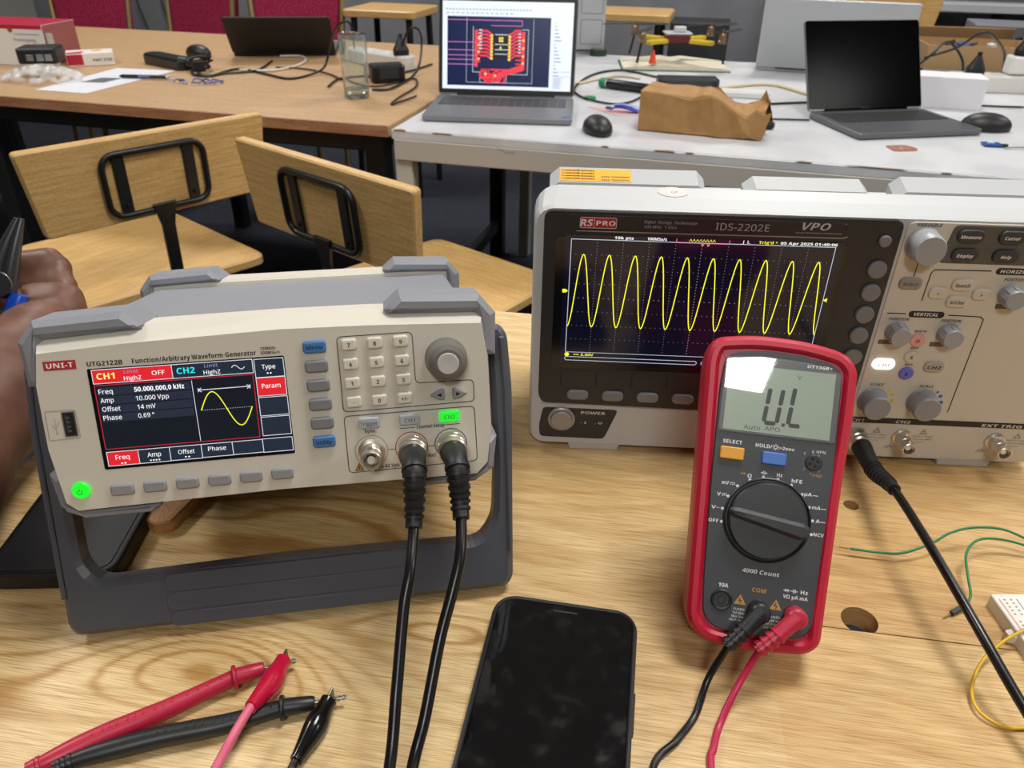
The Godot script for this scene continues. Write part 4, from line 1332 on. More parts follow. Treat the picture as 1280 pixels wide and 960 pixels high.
func leads() -> void:
	var n := Vector3(0.166, 0.2924, 0.9418)
	coax_lead("black coaxial cable plugged into the generator's first channel, left of two", Vector3(-49.8, 96.5, -311.0), n, [Vector3(-44, 87, -267), Vector3(-44, 76, -248), Vector3(-46, 65, -235), Vector3(-47, 45, -210), Vector3(-48, 26, -186), Vector3(-52, 14, -152), Vector3(-62, 11, -115), Vector3(-76, 8, -72), Vector3(-80, 3, -30)], 46.0)
	coax_lead("black coaxial cable plugged into the generator's second channel, right of two", Vector3(-30.4, 96.5, -314.4), n, [Vector3(-23, 91, -273), Vector3(-22, 80, -255), Vector3(-25, 69, -242), Vector3(-30, 54, -227), Vector3(-35, 34, -203), Vector3(-39, 23, -188), Vector3(-42, 13, -154), Vector3(-48, 11, -115), Vector3(-56, 8, -72), Vector3(-58, 3, -30)], 44.0)
	coax_lead("black coaxial cable plugged into the oscilloscope's first channel behind the multimeter", Vector3(234.9, 23.6, -431.7), Vector3(-0.052, 0.0, 0.9986), [Vector3(230, 33, -361), Vector3(229, 34, -314), Vector3(231, 28, -264), Vector3(237, 17, -224), Vector3(246, 6, -180), Vector3(258, 3, -130), Vector3(262, 3, -60)], 58.0)
	var mn := Vector3(-0.1582, 0.5592, 0.8138)
	var rm := mat("b01f3c", 0.4)
	test_lead("black test lead from the multimeter's common jack to the black probe", Vector3(122.6, 34.3, -264.8), mn, Vector3(104.4, 27, -248.6), [Vector3(97, 11, -243), Vector3(89, 2.2, -229), Vector3(78, 1.9, -216), Vector3(65, 1.9, -202), Vector3(62, 1.9, -168), Vector3(58, 1.9, -126), Vector3(5, 1.9, -112), Vector3(-60, 1.9, -108), Vector3(-150, 1.9, -145), Vector3(-186, 4, -184), Vector3(-196, 5, -196)], [Vector3(-197, 5, -196.5), Vector3(-185, 5.5, -202), Vector3(-157, 6, -211), Vector3(-130, 6, -218), Vector3(-105.5, 6, -227), Vector3(-91, 6, -230), Vector3(-77, 5.6, -233.5)], mat("1c1e21", 0.42), mat("101012", 0.3))
	test_lead("red test lead from the multimeter's right jack to the red probe", Vector3(139.3, 34.3, -261.6), mn, Vector3(118.6, 26.6, -246.6), [Vector3(110.5, 12, -239), Vector3(100, 2.2, -225), Vector3(94, 1.9, -212), Vector3(91, 1.9, -203), Vector3(84, 1.9, -150), Vector3(40, 1.9, -99), Vector3(-60, 1.9, -92), Vector3(-170, 1.9, -132), Vector3(-204, 3.5, -178), Vector3(-207, 5, -195)], [Vector3(-208, 5, -195.5), Vector3(-200, 5.5, -200), Vector3(-182, 6, -212), Vector3(-160, 6, -225), Vector3(-133, 6, -243.5), Vector3(-120, 6, -249), Vector3(-106, 5.6, -254)], rm, mat("b01f45", 0.35))
	clip_lead("red rubber alligator clip with pink wire gripping the red probe tip", [Vector3(-111.5, 7.5, -252.5), Vector3(-113.5, 10, -236), Vector3(-117.5, 14, -221.5), Vector3(-121, 13.5, -208), Vector3(-125, 10, -195), Vector3(-132, 5, -170), Vector3(-136, 3, -120)], mat("bd1038", 0.25), mat("d4607c", 0.45), 2.1)
	clip_lead("glossy black alligator clip with black wire gripping the black probe tip", [Vector3(-84.5, 7.2, -230.5), Vector3(-88.5, 6, -215), Vector3(-93, 5, -201.5), Vector3(-95, 3.6, -194), Vector3(-98, 2.2, -170), Vector3(-100, 2.2, -120)], mat("0c0c0d", 0.18), mat("101012", 0.35), 2.0)

# ----------------------------------------------------------------- small things on the bench
func bench_things() -> void:
	# smartphone in the foreground
	var t := thing("smartphone", "black smartphone in a black case lying screen up before the instruments", "smartphone", at(0.0176, 0, -0.213, -9.8))
	var flat := Transform3D(Basis(Vector3(1, 0, 0), -PI / 2), Vector3())
	var g := Geo.new()
	var o := Geo.ccw(Geo.rrect(0, 0, 76.5, 158, 12.5, 8))
	g.loft([Geo.at_z(Geo.inset(o, 2.4), 0), Geo.at_z(Geo.inset(o, 0.6), 1.4), Geo.at_z(o, 4), Geo.at_z(o, 8), Geo.at_z(Geo.inset(o, 0.7), 9.8), Geo.at_z(Geo.inset(o, 1.7), 10.2), Geo.at_z(Geo.inset(o, 2.3), 9.6), Geo.at_z(Geo.inset(o, 2.5), 8.8)], flat)
	part("case", g, mat("232427", 0.5), t, "matt black case")
	g = Geo.new()
	g.prism(Geo.inset(o, 2.5), 8.6, 9.3, 0.3, flat)
	var gm := StandardMaterial3D.new()
	gm.albedo_color = Color("090a0c")
	gm.roughness_texture = noise_tex(61, 0.012, Color(0.06, 0.06, 0.06), Color(0.24, 0.24, 0.24), 512, 512, 4, 0.45, 0.85)
	gm.roughness = 1.0
	gm.uv1_triplanar = true
	gm.uv1_scale = Vector3(9, 9, 9)
	var gl := part("front_glass", g, gm, t, "smudged black glass")
	g = Geo.new()
	g.prism(Geo.rrect(0, 72.4, 13, 1.0, 0.5, 3), 9.25, 9.36, 0.02, flat)
	part("earpiece", g, mat("1b1c1f", 0.5), gl)
	g = Geo.new()
	g.lathe([[1.7, 9.2], [1.7, 9.34], [1.1, 9.36], [0.01, 9.33]], 20, flat * Transform3D(Basis(), Vector3(3, 66, 0)))
	part("front_camera", g, mat("14161c", 0.1), gl)
	g = Geo.new()
	g.prism(Geo.rrect(38.2, 20, 1.6, 22, 0.7, 3), 3.6, 7.2, 0.4, flat)
	part("side_button", g, mat("1a1b1d", 0.5), t)
	# slab under the generator
	t = thing("powerbank", "flat black slab lying under the generator's left corner", "power bank", at(-0.2585, 0, -0.379, 2.6))
	g = Geo.new()
	o = Geo.ccw(Geo.rrect(0, 0, 73, 152, 10, 6))
	g.loft([Geo.at_z(Geo.inset(o, 1.6), 0), Geo.at_z(o, 1.8), Geo.at_z(o, 10.4), Geo.at_z(Geo.inset(o, 1.0), 12), Geo.at_z(Geo.inset(o, 2.0), 12.3)], flat)
	part("shell", g, mat("141416", 0.42), t)
	g = Geo.new()
	g.prism(Geo.rrect(8, 6.2, 14, 4.4, 1.2, 3), 75.4, 76.2, 0.1)
	part("port", g, mat("050506", 0.3), t)
	g = Geo.new()
	g.prism(Geo.inset(o, 4.0), 12.2, 12.7, 0.3, flat)
	part("top_plate", g, mat("1a1a1d", 0.5), t)
	# wooden block next to it
	g = Geo.new()
	g.prism(Geo.round_poly([V2(-8, -14), V2(4, -18), V2(12, -13), V2(14, 40), V2(-8, 40)], 3, 3), 0, 9, 1.0, flat, 0.5)
	solo("wooden_block", g, wood("a3703f", "c99660", 71, Vector3(6, 6, 2)), "small tan wooden block beside the black slab under the generator", "block", at(-0.2135, 0, -0.367, -14))
	# jumper wires
	var gm2 := mat("1f7a4a", 0.45)
	var w := wire("jumper_wire", "green jumper wire with a bare tip pointing at the multimeter", [Vector3(203, 5, -340), Vector3(220, 5, -337), Vector3(232, 6, -336), Vector3(250, 9, -341), Vector3(263, 12, -347), Vector3(278, 14, -350), Vector3(297, 12, -351), Vector3(311, 9, -345), Vector3(330, 5, -338), Vector3(352, 2, -325)], 0.75, gm2)
	g = Geo.new()
	g.tube([Vector3(0, 0, 0), Vector3(-7, 0.4, -1)], 0.3, 6)
	part("bare_tip", g, mat("a88c6a", 0.35, 1.0), w)
	w = wire("jumper_wire", "green jumper wire ending in a black pin housing near the breadboard", [Vector3(252, 4, -299), Vector3(256, 6, -304), Vector3(259, 9, -315), Vector3(264, 12, -329), Vector3(274, 13, -339), Vector3(288, 11, -344), Vector3(306, 8, -342), Vector3(330, 4, -331), Vector3(350, 2, -318)], 0.75, gm2)
	g = Geo.new()
	g.box(Vector3(-6, -1.6, 2.4), Vector3(2.5, 2.5, 13), 0.3, Transform3D(Basis(Vector3(0, 1, 0), deg_to_rad(-68)), Vector3(0, 0, 0)))
	g = Geo.new()
	g.box(Vector3(), Vector3(2.5, 2.5, 13), 0.3, towards(Vector3(-4.5, -1.4, 2.2), Vector3(-9, -1.4, 4.4)))
	part("pin_housing", g, mat("2a2b2e", 0.5), w)
	g = Geo.new()
	g.tube([Vector3(-9.4, -2.2, 4.6), Vector3(-15.4, -3.0, 7.4)], 0.35, 6)
	part("pin", g, mat("b8a06a", 0.3, 1.0), w)
	w = wire("jumper_wire", "yellow jumper wire looping out of the breadboard at the right edge", [Vector3(290, 13, -284), Vector3(270, 11.5, -276), Vector3(255, 8, -270), Vector3(239, 5, -259), Vector3(227, 4, -244), Vector3(225, 3, -233), Vector3(232, 2, -226), Vector3(243, 1.2, -225), Vector3(262, 1.2, -228), Vector3(300, 1.2, -232)], 0.85, mat("d9b021", 0.45))
	# breadboard
	t = thing("breadboard", "white solderless breadboard with red and blue rail lines at the right edge", "breadboard", at(0.2935, 0, -0.262, 1.0))
	g = Geo.new()
	g.prism(Geo.rrect(0, 0, 55, 82, 1, 2), 0, 8.5, 0.5, flat)
	var bb := part("body", g, mat("e6e3d8", 0.45), t)
	for k in 2:
		g = Geo.new()
		g.prism(Geo.round_poly([V2(-31.5, 18 - k * 36), V2(-27, 19 - k * 36), V2(-27, 13 - k * 36), V2(-31.5, 14 - k * 36)], 0.6), 1, 6, 0.3, flat)
		part("locking_tab", g, mat("dedace", 0.45), bb)
	for l in [[-25, "cf8f98"], [-15.4, "8fa3c6"]]:
		g = Geo.new()
		g.line([V2(l[0], -39), V2(l[0], 37)], 0.8, 8.56, flat)
		part("rail_line", g, mat(l[1], 0.5), bb)
	var hole := Geo.new()
	hole.rect(-0.55, -0.55, 0.55, 0.55, 8.55, flat)
	hole.st.generate_normals()
	var hm := hole.st.commit()
	for i in 29:
		for x in [-22.2, -18.6, -9, -6, -3, 0, 3]:
			if i % 6 == 5 and x < -10: continue
			var o2 := MeshInstance3D.new()
			o2.mesh = hm; o2.material_override = mat("8d8a82", 0.8)
			o2.name = "contact_hole"
			bb.add_child(o2, true)
			o2.position = Vector3(x * 0.001, 0, (36.5 - i * 2.54) * -0.001)
	var st := letters()
	for i in 5:
		write(st, "abcde"[i], -9.6 + 3 * i, 38.2, 1.4, 0.0, 8.6, false, 0.0, 0.0, 0.0, Transform3D(flat.basis, Vector3()))
	write(st, "+", -23.0, 38.4, 1.6, 0.0, 8.6, false, 0.0, 0.0, 0.0, Transform3D(flat.basis, Vector3()))
	part("print", st, mat("b5364a", 0.5), bb)

# ----------------------------------------------------------------- tables behind
func back_tables() -> void:
	var turn := ROOM_TURN
	# frame along the tables: u to the right, w away; written in local x / -z
	var wm := wood("bd9a70", "caa983", 81, Vector3(0.4, 6, 6), 0.45)
	# wood table: local origin under the right front corner at world (-0.28,-1.75)
	var t := thing("wooden_table", "long beech topped table with dark metal frame behind the wooden chairs", "table", at(-0.282, FLOOR_Y, -1.752, turn))
	var top := (TABLE_Y - FLOOR_Y) * 1000
	var g := Geo.new()
	g.box(Vector3(-1150, top - 13, -590), Vector3(2300, 25, 1180), 2)
	part("tabletop", g, wm, t)
	g = Geo.new()
	g.box(Vector3(-1150, top - 13, 1.5), Vector3(2296, 25, 3), 1)
	part("edge_band", g, wood("9a6b4b", "b08463", 83, Vector3(0.6, 5, 5), 0.4), t, "darker brown edge strip")
	var dk := mat("1a1b1d", 0.4)
	for x in [-60, -1180, -2240]:
		for z in [-70, -1110]:
			g = Geo.new()
			g.box(Vector3(x, top / 2 - 13, z), Vector3(50, top - 26, 50), 3)
			part("leg", g, dk, t)
	for z in [-70, -1110]:
		g = Geo.new()
		g.box(Vector3(-1150, top - 52, z), Vector3(2230, 50, 28), 3)
		part("rail", g, dk, t)
	for x in [-60, -2240]:
		g = Geo.new()
		g.box(Vector3(x, top - 52, -590), Vector3(28, 50, 1000), 3)
		part("rail", g, dk, t)
		g = Geo.new()
		g.box(Vector3(x, 130, -590), Vector3(26, 40, 1000), 3)
		part("foot_rail", g, dk, t)
	# white table
	var ww := StandardMaterial3D.new()
	ww.albedo_texture = noise_tex(85, 0.006, Color("c0c2c6"), Color("cdcfd2"), 512, 512, 5, 0.3, 0.7)
	ww.uv1_triplanar = true
	ww.uv1_scale = Vector3(1.5, 1.5, 1.5)
	ww.roughness = 0.38
	t = thing("white_table", "white painted table with chipped edges carrying laptops and parts", "table", at(-0.272, FLOOR_Y, -1.715, turn))
	g = Geo.new()
	g.box(Vector3(1100, top - 10, -600), Vector3(2200, 20, 1200), 2)
	part("tabletop", g, ww, t)
	g = Geo.new()
	g.box(Vector3(1100, top - 42, -4), Vector3(2190, 46, 10), 2)
	part("apron", g, mat("b4b0a8", 0.5), t, "grey white front apron")
	for x in [22, 1100, 2180]:
		for z in [-26, -1170]:
			g = Geo.new()
			g.box(Vector3(x, top / 2 - 32, z), Vector3(40, top - 65, 40), 3)
			part("leg", g, mat("b9b6ae", 0.5), t)
	for x in [250, 330, 560]:
		g = Geo.new()
		g.box(Vector3(x, top / 2 - 40, -700), Vector3(34, top - 80, 34), 3)
		part("under_frame_post", g, dk, t)
	g = Geo.new()
	g.box(Vector3(1100, top - 60, -1170), Vector3(2190, 70, 20), 2)
	part("rear_apron", g, mat("b4b0a8", 0.5), t)
	# paint chips along the front edge
	var chips := [[590, 48, 14, 24], [640, 18, 8, 12], [860, 34, 9, 14], [470, 20, 6, 10], [1115, 20, 10, 14], [905, 150, 0, 0], [20, 36, 16, 12], [120, 60, 5, 8], [990, 110, 6, 6]]
	for c in chips:
		if c[2] == 0: continue
		g = Geo.new()
		var q := PackedVector2Array()
		for i in 11:
			var a := TAU * i / 11
			q.append(V2(c[0] + cos(a) * c[1] * rng.randf_range(0.35, 0.55), -1.5 + absf(sin(a)) * c[2] * rng.randf_range(0.4, 1.0) * (1.0 if sin(a) > 0 else 0.0)))
		g.prism(Geo.ccw(q), 0, 0.3, 0, Transform3D(Basis(Vector3(1, 0, 0), -PI / 2), Vector3(0, top, 0)))
		part("paint_chip", g, mat("8a6a4c", 0.8), t, "bare brown patch where paint chipped off")
	g = Geo.new()
	g.line([V2(60, 4), V2(300, 2.5), V2(520, 5), V2(800, 3), V2(1200, 4)], 1.2, 0.2, Transform3D(Basis(Vector3(1, 0, 0), -PI / 2), Vector3(0, top, 0)))
	g.line([V2(240, -20), V2(262, -30), V2(280, -26), V2(272, -34)], 1.2, 1.2, Transform3D(Basis(), Vector3(0, top, 0)))
	part("scratch", g, mat("7d7468", 0.8), t)

# ----------------------------------------------------------------- wooden chairs with a black bracket
func wooden_chair(label: String, xf: Transform3D, grp := "") -> Node3D:
	# origin on the floor under the middle of the rear edge; the chair faces -z, its backrest is at z = 0
	var t := thing("wooden_chair", label, "chair", xf, grp)
	var wm: Material = mats["chair_wood"]
	var dk := mat("17181a", 0.38)
	var s := 480.0
	var flat := Transform3D(Basis(Vector3(1, 0, 0), -PI / 2), Vector3(0, s - 22, 0))
	var g := Geo.new()
	g.prism(Geo.round_poly([V2(-211, 2), V2(211, 2), V2(190, 440), V2(-180, 440)], 34, 5), 0, 22, 4, flat, 3)
	part("seat", g, wm, t)
	# backrest, slightly bowed
	g = Geo.new()
	g.prism(Geo.round_poly([V2(-215, s + 152), V2(225, s + 152), V2(240, s + 312), V2(-232, s + 312)], 8, 3), -14, 6, 3, Transform3D(Basis(Vector3(1, 0, 0), deg_to_rad(4)), Vector3(0, -2, -40)), 3)
	part("backrest", g, wm, t)
	# bracket: tube frame, two straps, post
	g = Geo.new()
	var bx := Transform3D(Basis(Vector3(1, 0, 0), deg_to_rad(4)), Vector3(0, -2, -40))
	var loop := []
	for p in Geo.rrect(0, s + 226, 196, 118, 26, 5): loop.append(bx * Vector3(p.x, p.y, 12))
	loop.append(loop[0])
	loop.append(loop[1])
	g.tube(loop, 6.0, 10, false)
	var br := part("bracket", g, dk, t, "black steel tube bracket")
	for x in [-66, 68]:
		g = Geo.new()
		g.box(Vector3(x, s + 226, 9), Vector3(22, 118, 6), 1, bx)
		part("strap", g, dk, br)
		g = Geo.new()
		g.lathe([[4, 0], [4, 2.5], [0.01, 3.5]], 12, bx * Transform3D(Basis(), Vector3(x, s + 186, 12)))
		part("screw", g, mat("3a3b3d", 0.3, 0.8), br)
	g = Geo.new()
	g.prism(PackedVector2Array([V2(-22, s + 176), V2(24, s + 176), V2(14, s + 130), V2(12, s - 60), V2(-12, s - 60), V2(-12, s + 130)]), 8, 16, 1, Transform3D(Basis(Vector3(1, 0, 0), deg_to_rad(4)), Vector3(0, 0, -36)), 1)
	part("post", g, dk, t)
	# steel underframe
	for x in [-170, 170]:
		for z in [-40, -420]:
			g = Geo.new()
			g.tube([Vector3(x, s - 22, z), Vector3(x * 1.08, 0, z + (20 if z > -100 else -20))], 11.0, 10)
			part("leg", g, dk, t)
	g = Geo.new()
	g.tube([Vector3(-170, s - 32, -40), Vector3(170, s - 32, -40)], 9.0, 8)
	g.tube([Vector3(-170, s - 32, -420), Vector3(170, s - 32, -420)], 9.0, 8)
	g.tube([Vector3(0, s - 40, 50), Vector3(0, s - 36, -420)], 9.0, 8)
	part("seat_frame", g, dk, t)
	return t

func wooden_chairs() -> void:
	mats["chair_wood"] = wood("cfa566", "e4bf82", 91, Vector3(0.9, 12, 12), 0.4)
	# chair nearest the wooden table's left half: rear edge from (-0.850,-1.328) to (-0.557,-1.632)
	place_chair("wooden chair with black bracket on its backrest, left of two behind the generator", Vector2(-0.850, -1.328), Vector2(-0.557, -1.632))
	place_chair("wooden chair with black bracket turned towards the white table, right of two", Vector2(-0.51, -1.455), Vector2(-0.14, -1.15))

func place_chair(label: String, a: Vector2, b: Vector2) -> void:
	var m := (a + b) / 2
	var d := (b - a).normalized()
	# local x runs along a -> b; -z points away from the camera side
	var t := wooden_chair(label, Transform3D(Basis(Vector3(d.x, 0, d.y), Vector3.UP, Vector3(-d.y, 0, d.x)), Vector3(m.x, FLOOR_Y, m.y)), "wooden chairs with black brackets")

# ----------------------------------------------------------------- forearm and hand with pliers
func field_mesh(bones: Array, cell: float, k: float) -> SurfaceTool:
	# bones: [a, b, ra, rb] tapered capsules in mm, joined with a smooth minimum and meshed as surface nets
	var lo := Vector3.INF
	var hi := -Vector3.INF
	for b in bones:
		for i in 2:
			var r: float = b[2 + i] + cell * 2
			lo = lo.min(b[i] - Vector3.ONE * r); hi = hi.max(b[i] + Vector3.ONE * r)
	var n := Vector3i(((hi - lo) / cell).ceil()) + Vector3i.ONE
	var f := PackedFloat32Array()
	f.resize(n.x * n.y * n.z)
	f.fill(50.0)
	for b in bones:
		var a: Vector3 = b[0]
		var ab: Vector3 = b[1] - a
		var ll := maxf(ab.length_squared(), 1e-6)
		var rm := maxf(b[2], b[3]) + 3 * cell + k
		var l3 := Vector3i(((a.min(b[1]) - Vector3.ONE * rm - lo) / cell).floor()).max(Vector3i.ZERO)
		var h3 := Vector3i(((a.max(b[1]) + Vector3.ONE * rm - lo) / cell).ceil()).min(n - Vector3i.ONE)
		for z in range(l3.z, h3.z + 1):
			for y in range(l3.y, h3.y + 1):
				for x in range(l3.x, h3.x + 1):
					var p := lo + Vector3(x, y, z) * cell
					var t := clampf((p - a).dot(ab) / ll, 0, 1)
					var d := (p - a - ab * t).length() - lerpf(b[2], b[3], t)
					var i := (z * n.y + y) * n.x + x
					var o := f[i]
					var h := maxf(k - absf(o - d), 0.0) / k
					f[i] = minf(o, d) - h * h * k * 0.25
	var st := SurfaceTool.new()
	st.begin(Mesh.PRIMITIVE_TRIANGLES)
	st.set_smooth_group(1)
	var vid := {}
	var vs := PackedVector3Array()
	var at3 := func(x: int, y: int, z: int) -> float: return f[(z * n.y + y) * n.x + x]
	for z in n.z - 1:
		for y in n.y - 1:
			for x in n.x - 1:
				var i0 := (z * n.y + y) * n.x + x
				var m := 0
				var c := Vector3()
				var cnt := 0
				var v8 := [f[i0], f[i0 + 1], f[i0 + n.x], f[i0 + n.x + 1], f[i0 + n.x * n.y], f[i0 + n.x * n.y + 1], f[i0 + n.x * n.y + n.x], f[i0 + n.x * n.y + n.x + 1]]
				for q in 8:
					if v8[q] < 0: m += 1
				if m == 0 or m == 8: continue
				for e in [[0, 1], [2, 3], [4, 5], [6, 7], [0, 2], [1, 3], [4, 6], [5, 7], [0, 4], [1, 5], [2, 6], [3, 7]]:
					var p: float = v8[e[0]]
					var q: float = v8[e[1]]
					if (p < 0) != (q < 0):
						var t := p / (p - q)
						var A := Vector3(e[0] & 1, (e[0] >> 1) & 1, (e[0] >> 2) & 1)
						var B := Vector3(e[1] & 1, (e[1] >> 1) & 1, (e[1] >> 2) & 1)
						c += A.lerp(B, t); cnt += 1
				vid[i0] = vs.size()
				vs.append((lo + (Vector3(x, y, z) + c / cnt) * cell) * 0.001)
	var sx := 1
	var sy := n.x
	var sz := n.x * n.y
	for i0 in vid:
		var z: int = i0 / sz
		var y: int = (i0 / sy) % n.y
		var x: int = i0 % n.x
		for ax in [[sx, sy, sz, x, y, z], [sy, sz, sx, y, z, x], [sz, sx, sy, z, x, y]]:
			if ax[4] == 0 or ax[5] == 0: continue
			var inside := f[i0] < 0
			if inside == (f[i0 + ax[0]] < 0): continue
			var q := [i0, i0 - ax[1], i0 - ax[1] - ax[2], i0 - ax[2]]
			if not (vid.has(q[1]) and vid.has(q[2]) and vid.has(q[3])): continue
			var P := [vs[vid[q[0]]], vs[vid[q[1]]], vs[vid[q[2]]], vs[vid[q[3]]]]
			if not inside: P.reverse()
			for j in [[0, 2, 1], [0, 3, 2]]:
				for w in j: st.add_vertex(P[w])
	st.generate_normals()
	return st

func arm_and_pliers() -> void:
	# world millimetres; the arm reaches in from the left, the hand holds blue handled strippers
	var B := []
	var elbow := Vector3(-330, 54, -330)
	var wrist := Vector3(-353, 50, -500)
	var mid := elbow.lerp(wrist, 0.5)
	var joint := Vector3(-352, 62, -215)
	B.append([joint, elbow, 45.0, 42.0])
	B.append([joint + Vector3(-150, 150, 95), joint, 56.0, 47.0])
	B.append([elbow, mid, 42.0, 38.0])
	B.append([mid, wrist, 38.0, 27.0])
	# palm
	var palm := Vector3(-364, 50, -538)
	var sc := 0.74
	B.append([wrist, palm + Vector3(4, 0, 6), 25.0, 19.0])
	B.append([palm + Vector3(-18, 4, -6) * sc, palm + Vector3(18, 6, -4) * sc, 15.0, 15.0])
	B.append([palm + Vector3(-16, 18, -18) * sc, palm + Vector3(14, 22, -16) * sc, 11.0, 11.0])
	var arm_st := field_mesh(B, 6.0, 14.0)
	var skin := StandardMaterial3D.new()
	skin.albedo_texture = noise_tex(95, 0.02, Color("57372a"), Color("7a5240"), 256, 256, 4)
	skin.uv1_triplanar = true
	skin.uv1_scale = Vector3(9, 9, 9)
	skin.roughness = 0.48
	# fingers in a finer grid, rooted in the palm, curling round the tool to the left
	var D := [[palm + Vector3(-6, 10, -8) * sc, palm + Vector3(8, 6, -6) * sc, 12.0, 13.0]]
	var roots := [Vector3(14, 26, -20), Vector3(4, 30, -24), Vector3(-8, 28, -26), Vector3(-18, 22, -26)]
	var len_ := [25.0, 29.0, 27.0, 21.0]
	for i in 4:
		var r: Vector3 = palm + roots[i] * sc
		var k1: Vector3 = r + Vector3(-8, 12, -14).normalized() * len_[i] * 0.78
		var k2: Vector3 = k1 + Vector3(-20, -2, 2).normalized() * len_[i] * 0.72
		var k3: Vector3 = k2 + Vector3(-8, -13, 10).normalized() * len_[i] * 0.6
		D.append([palm + roots[i] * 0.3, r, 9.5, 8.8])
		D.append([r, k1, 8.6, 8.0]); D.append([k1, k2, 8.0, 7.4]); D.append([k2, k3, 7.4, 6.4])
	# thumb leaves the side of the palm and lies along the tool
	var th := palm + Vector3(-14, 4, 4)
	D.append([palm + Vector3(-2, -4, 6), th, 12.0, 10.5])
	D.append([th, th + Vector3(-11, 15, -2), 10.0, 8.8])
	D.append([th + Vector3(-11, 15, -2), th + Vector3(-15, 32, -8), 8.8, 7.4])
	var hand_st := field_mesh(D, 3.4, 5.0)
	var both := SurfaceTool.new()
	both.begin(Mesh.PRIMITIVE_TRIANGLES)
	both.append_from(arm_st.commit(), 0, Transform3D())
	both.append_from(hand_st.commit(), 0, Transform3D())
	var who := solo("person", both, skin, "bare forearm reaching in from the left, hand holding blue handled pliers", "person")
	# dark short sleeve above the elbow, out of the picture
	var sl := Geo.new()
	var j0 := joint + Vector3(-66, 66, 42)
	var j1 := joint + Vector3(-190, 190, 121)
	sl.tube([j0, j0.lerp(j1, 0.08), j0.lerp(j1, 0.5), j1], [60.0, 63.0, 68.0, 74.0], 22)
	part("sleeve", sl, mat("1d2230", 0.9), who, "dark cloth sleeve")
	# pliers
	var t := thing("pliers", "blue handled pliers with steel jaws held in the hand", "pliers", Transform3D(Basis(), Vector3(-0.3855, 0.069, -0.524)))
	var g := Geo.new()
	g.tube(Geo.spline([Vector3(12, 6, -4), Vector3(6, -14, 6), Vector3(2, -50, 22), Vector3(4, -84, 34)], 6), [8.0, 8.4, 8.8, 9.0, 9.2, 9.4, 9.4, 9.4, 9.4, 9.4, 9.4, 9.4, 9.4, 9.4, 9.4, 9.2, 9.0, 8.6, 7.6], 14, true, 0.7)
	part("handle", g, mat("1349b4", 0.3), t, "glossy blue handle")
	g = Geo.new()
	g.tube(Geo.spline([Vector3(-10, 6, -4), Vector3(-20, -14, 6), Vector3(-30, -50, 22), Vector3(-34, -84, 34)], 6), [8.0, 8.4, 8.8, 9.0, 9.2, 9.4, 9.4, 9.4, 9.4, 9.4, 9.4, 9.4, 9.4, 9.4, 9.4, 9.2, 9.0, 8.6, 7.6], 14, true, 0.7)
	part("handle", g, mat("1349b4", 0.3), t, "glossy blue handle")
	g = Geo.new()
	g.lathe([[0.01, -6], [9, -6], [9.6, -5], [9.6, 5], [9, 6], [0.01, 6]], 22, towards(Vector3(1, 14, -6), Vector3(0.1, 0.3, 1)))
	part("joint", g, mat("8b8d90", 0.3, 1.0), t, "steel joint")
	for s in [-1, 1]:
		g = Geo.new()
		g.tube([Vector3(s * 5, 8, -4), Vector3(s * 5 + 3, 24, -10), Vector3(s * 3.4 + 10, 42, -18), Vector3(s * 1.6 + 17, 58, -25)], [6.4, 6.6, 5.0, 2.6], 10, true, 0.8)
		part("jaw", g, mat("5a5c60", 0.35, 0.8), t)

# ----------------------------------------------------------------- laptops
# origin: middle of the hinge on the table; the base reaches towards +z, the lid leans back by lean degrees
func laptop(called: String, label: String, xf: Transform3D, w: float, d: float, lid: float, lean: float, body: Material, deck: Material, keys: Material, bezel: Material, grp := "") -> Dictionary:
	var t := thing(called, label, "laptop", xf, grp)
	var flat := Transform3D(Basis(Vector3(1, 0, 0), -PI / 2), Vector3())
	var g := Geo.new()
	var o := Geo.ccw(Geo.rrect(0, -d / 2, w, d, 9, 4))
	g.loft([Geo.at_z(Geo.inset(o, 3), 1), Geo.at_z(o, 4), Geo.at_z(o, 13), Geo.at_z(Geo.inset(o, 1.2), 14.5)], flat)
	part("base", g, body, t)
	g = Geo.new()
	g.prism(Geo.inset(o, 3.0), 14.3, 14.9, 0.2, flat)
	var dk := part("deck", g, deck, t)
	g = Geo.new()
	var cols := 15
	for r in 6:
		for c in cols:
			var kw := (w * 0.90) / cols
			g.prism(PackedVector2Array([V2(-w * 0.45 + c * kw + 0.9, -d * 0.12 - r * 15 - 14), V2(-w * 0.45 + (c + 1) * kw - 0.9, -d * 0.12 - r * 15 - 14), V2(-w * 0.45 + (c + 1) * kw - 0.9, -d * 0.12 - r * 15), V2(-w * 0.45 + c * kw + 0.9, -d * 0.12 - r * 15)]), 14.6, 15.9, 0.3, flat)
	var kb := part("keyboard", g, keys, dk, "rows of small keys")
	kb.set_meta("kind", "stuff")
	g = Geo.new()
	g.prism(Geo.rrect(-w * 0.04, -d + 36, w * 0.32, 58, 3, 3), 14.6, 15.05, 0.1, flat)
	part("touchpad", g, deck, dk)
	var lx := Transform3D(Basis(Vector3(1, 0, 0), deg_to_rad(-lean)), Vector3(0, 15, -2))
	g = Geo.new()
	g.prism(Geo.rrect(0, lid / 2, w, lid, 8, 4), -6, 0, 0.8, lx, 1.2)
	var ld := part("lid", g, body, t)
	g = Geo.new()
	g.prism(Geo.rrect(0, lid / 2 + 1, w - 3, lid - 6, 6, 4), -0.5, 0.5, 0.2, lx)
	part("screen_bezel", g, bezel, ld)
	g = Geo.new()
	g.tube([Vector3(-w * 0.36, 14, -3), Vector3(w * 0.36, 14, -3)], 5.0, 12)
	part("hinge", g, bezel, t)
	return {"root": t, "lid": ld, "lx": lx, "deck": dk}

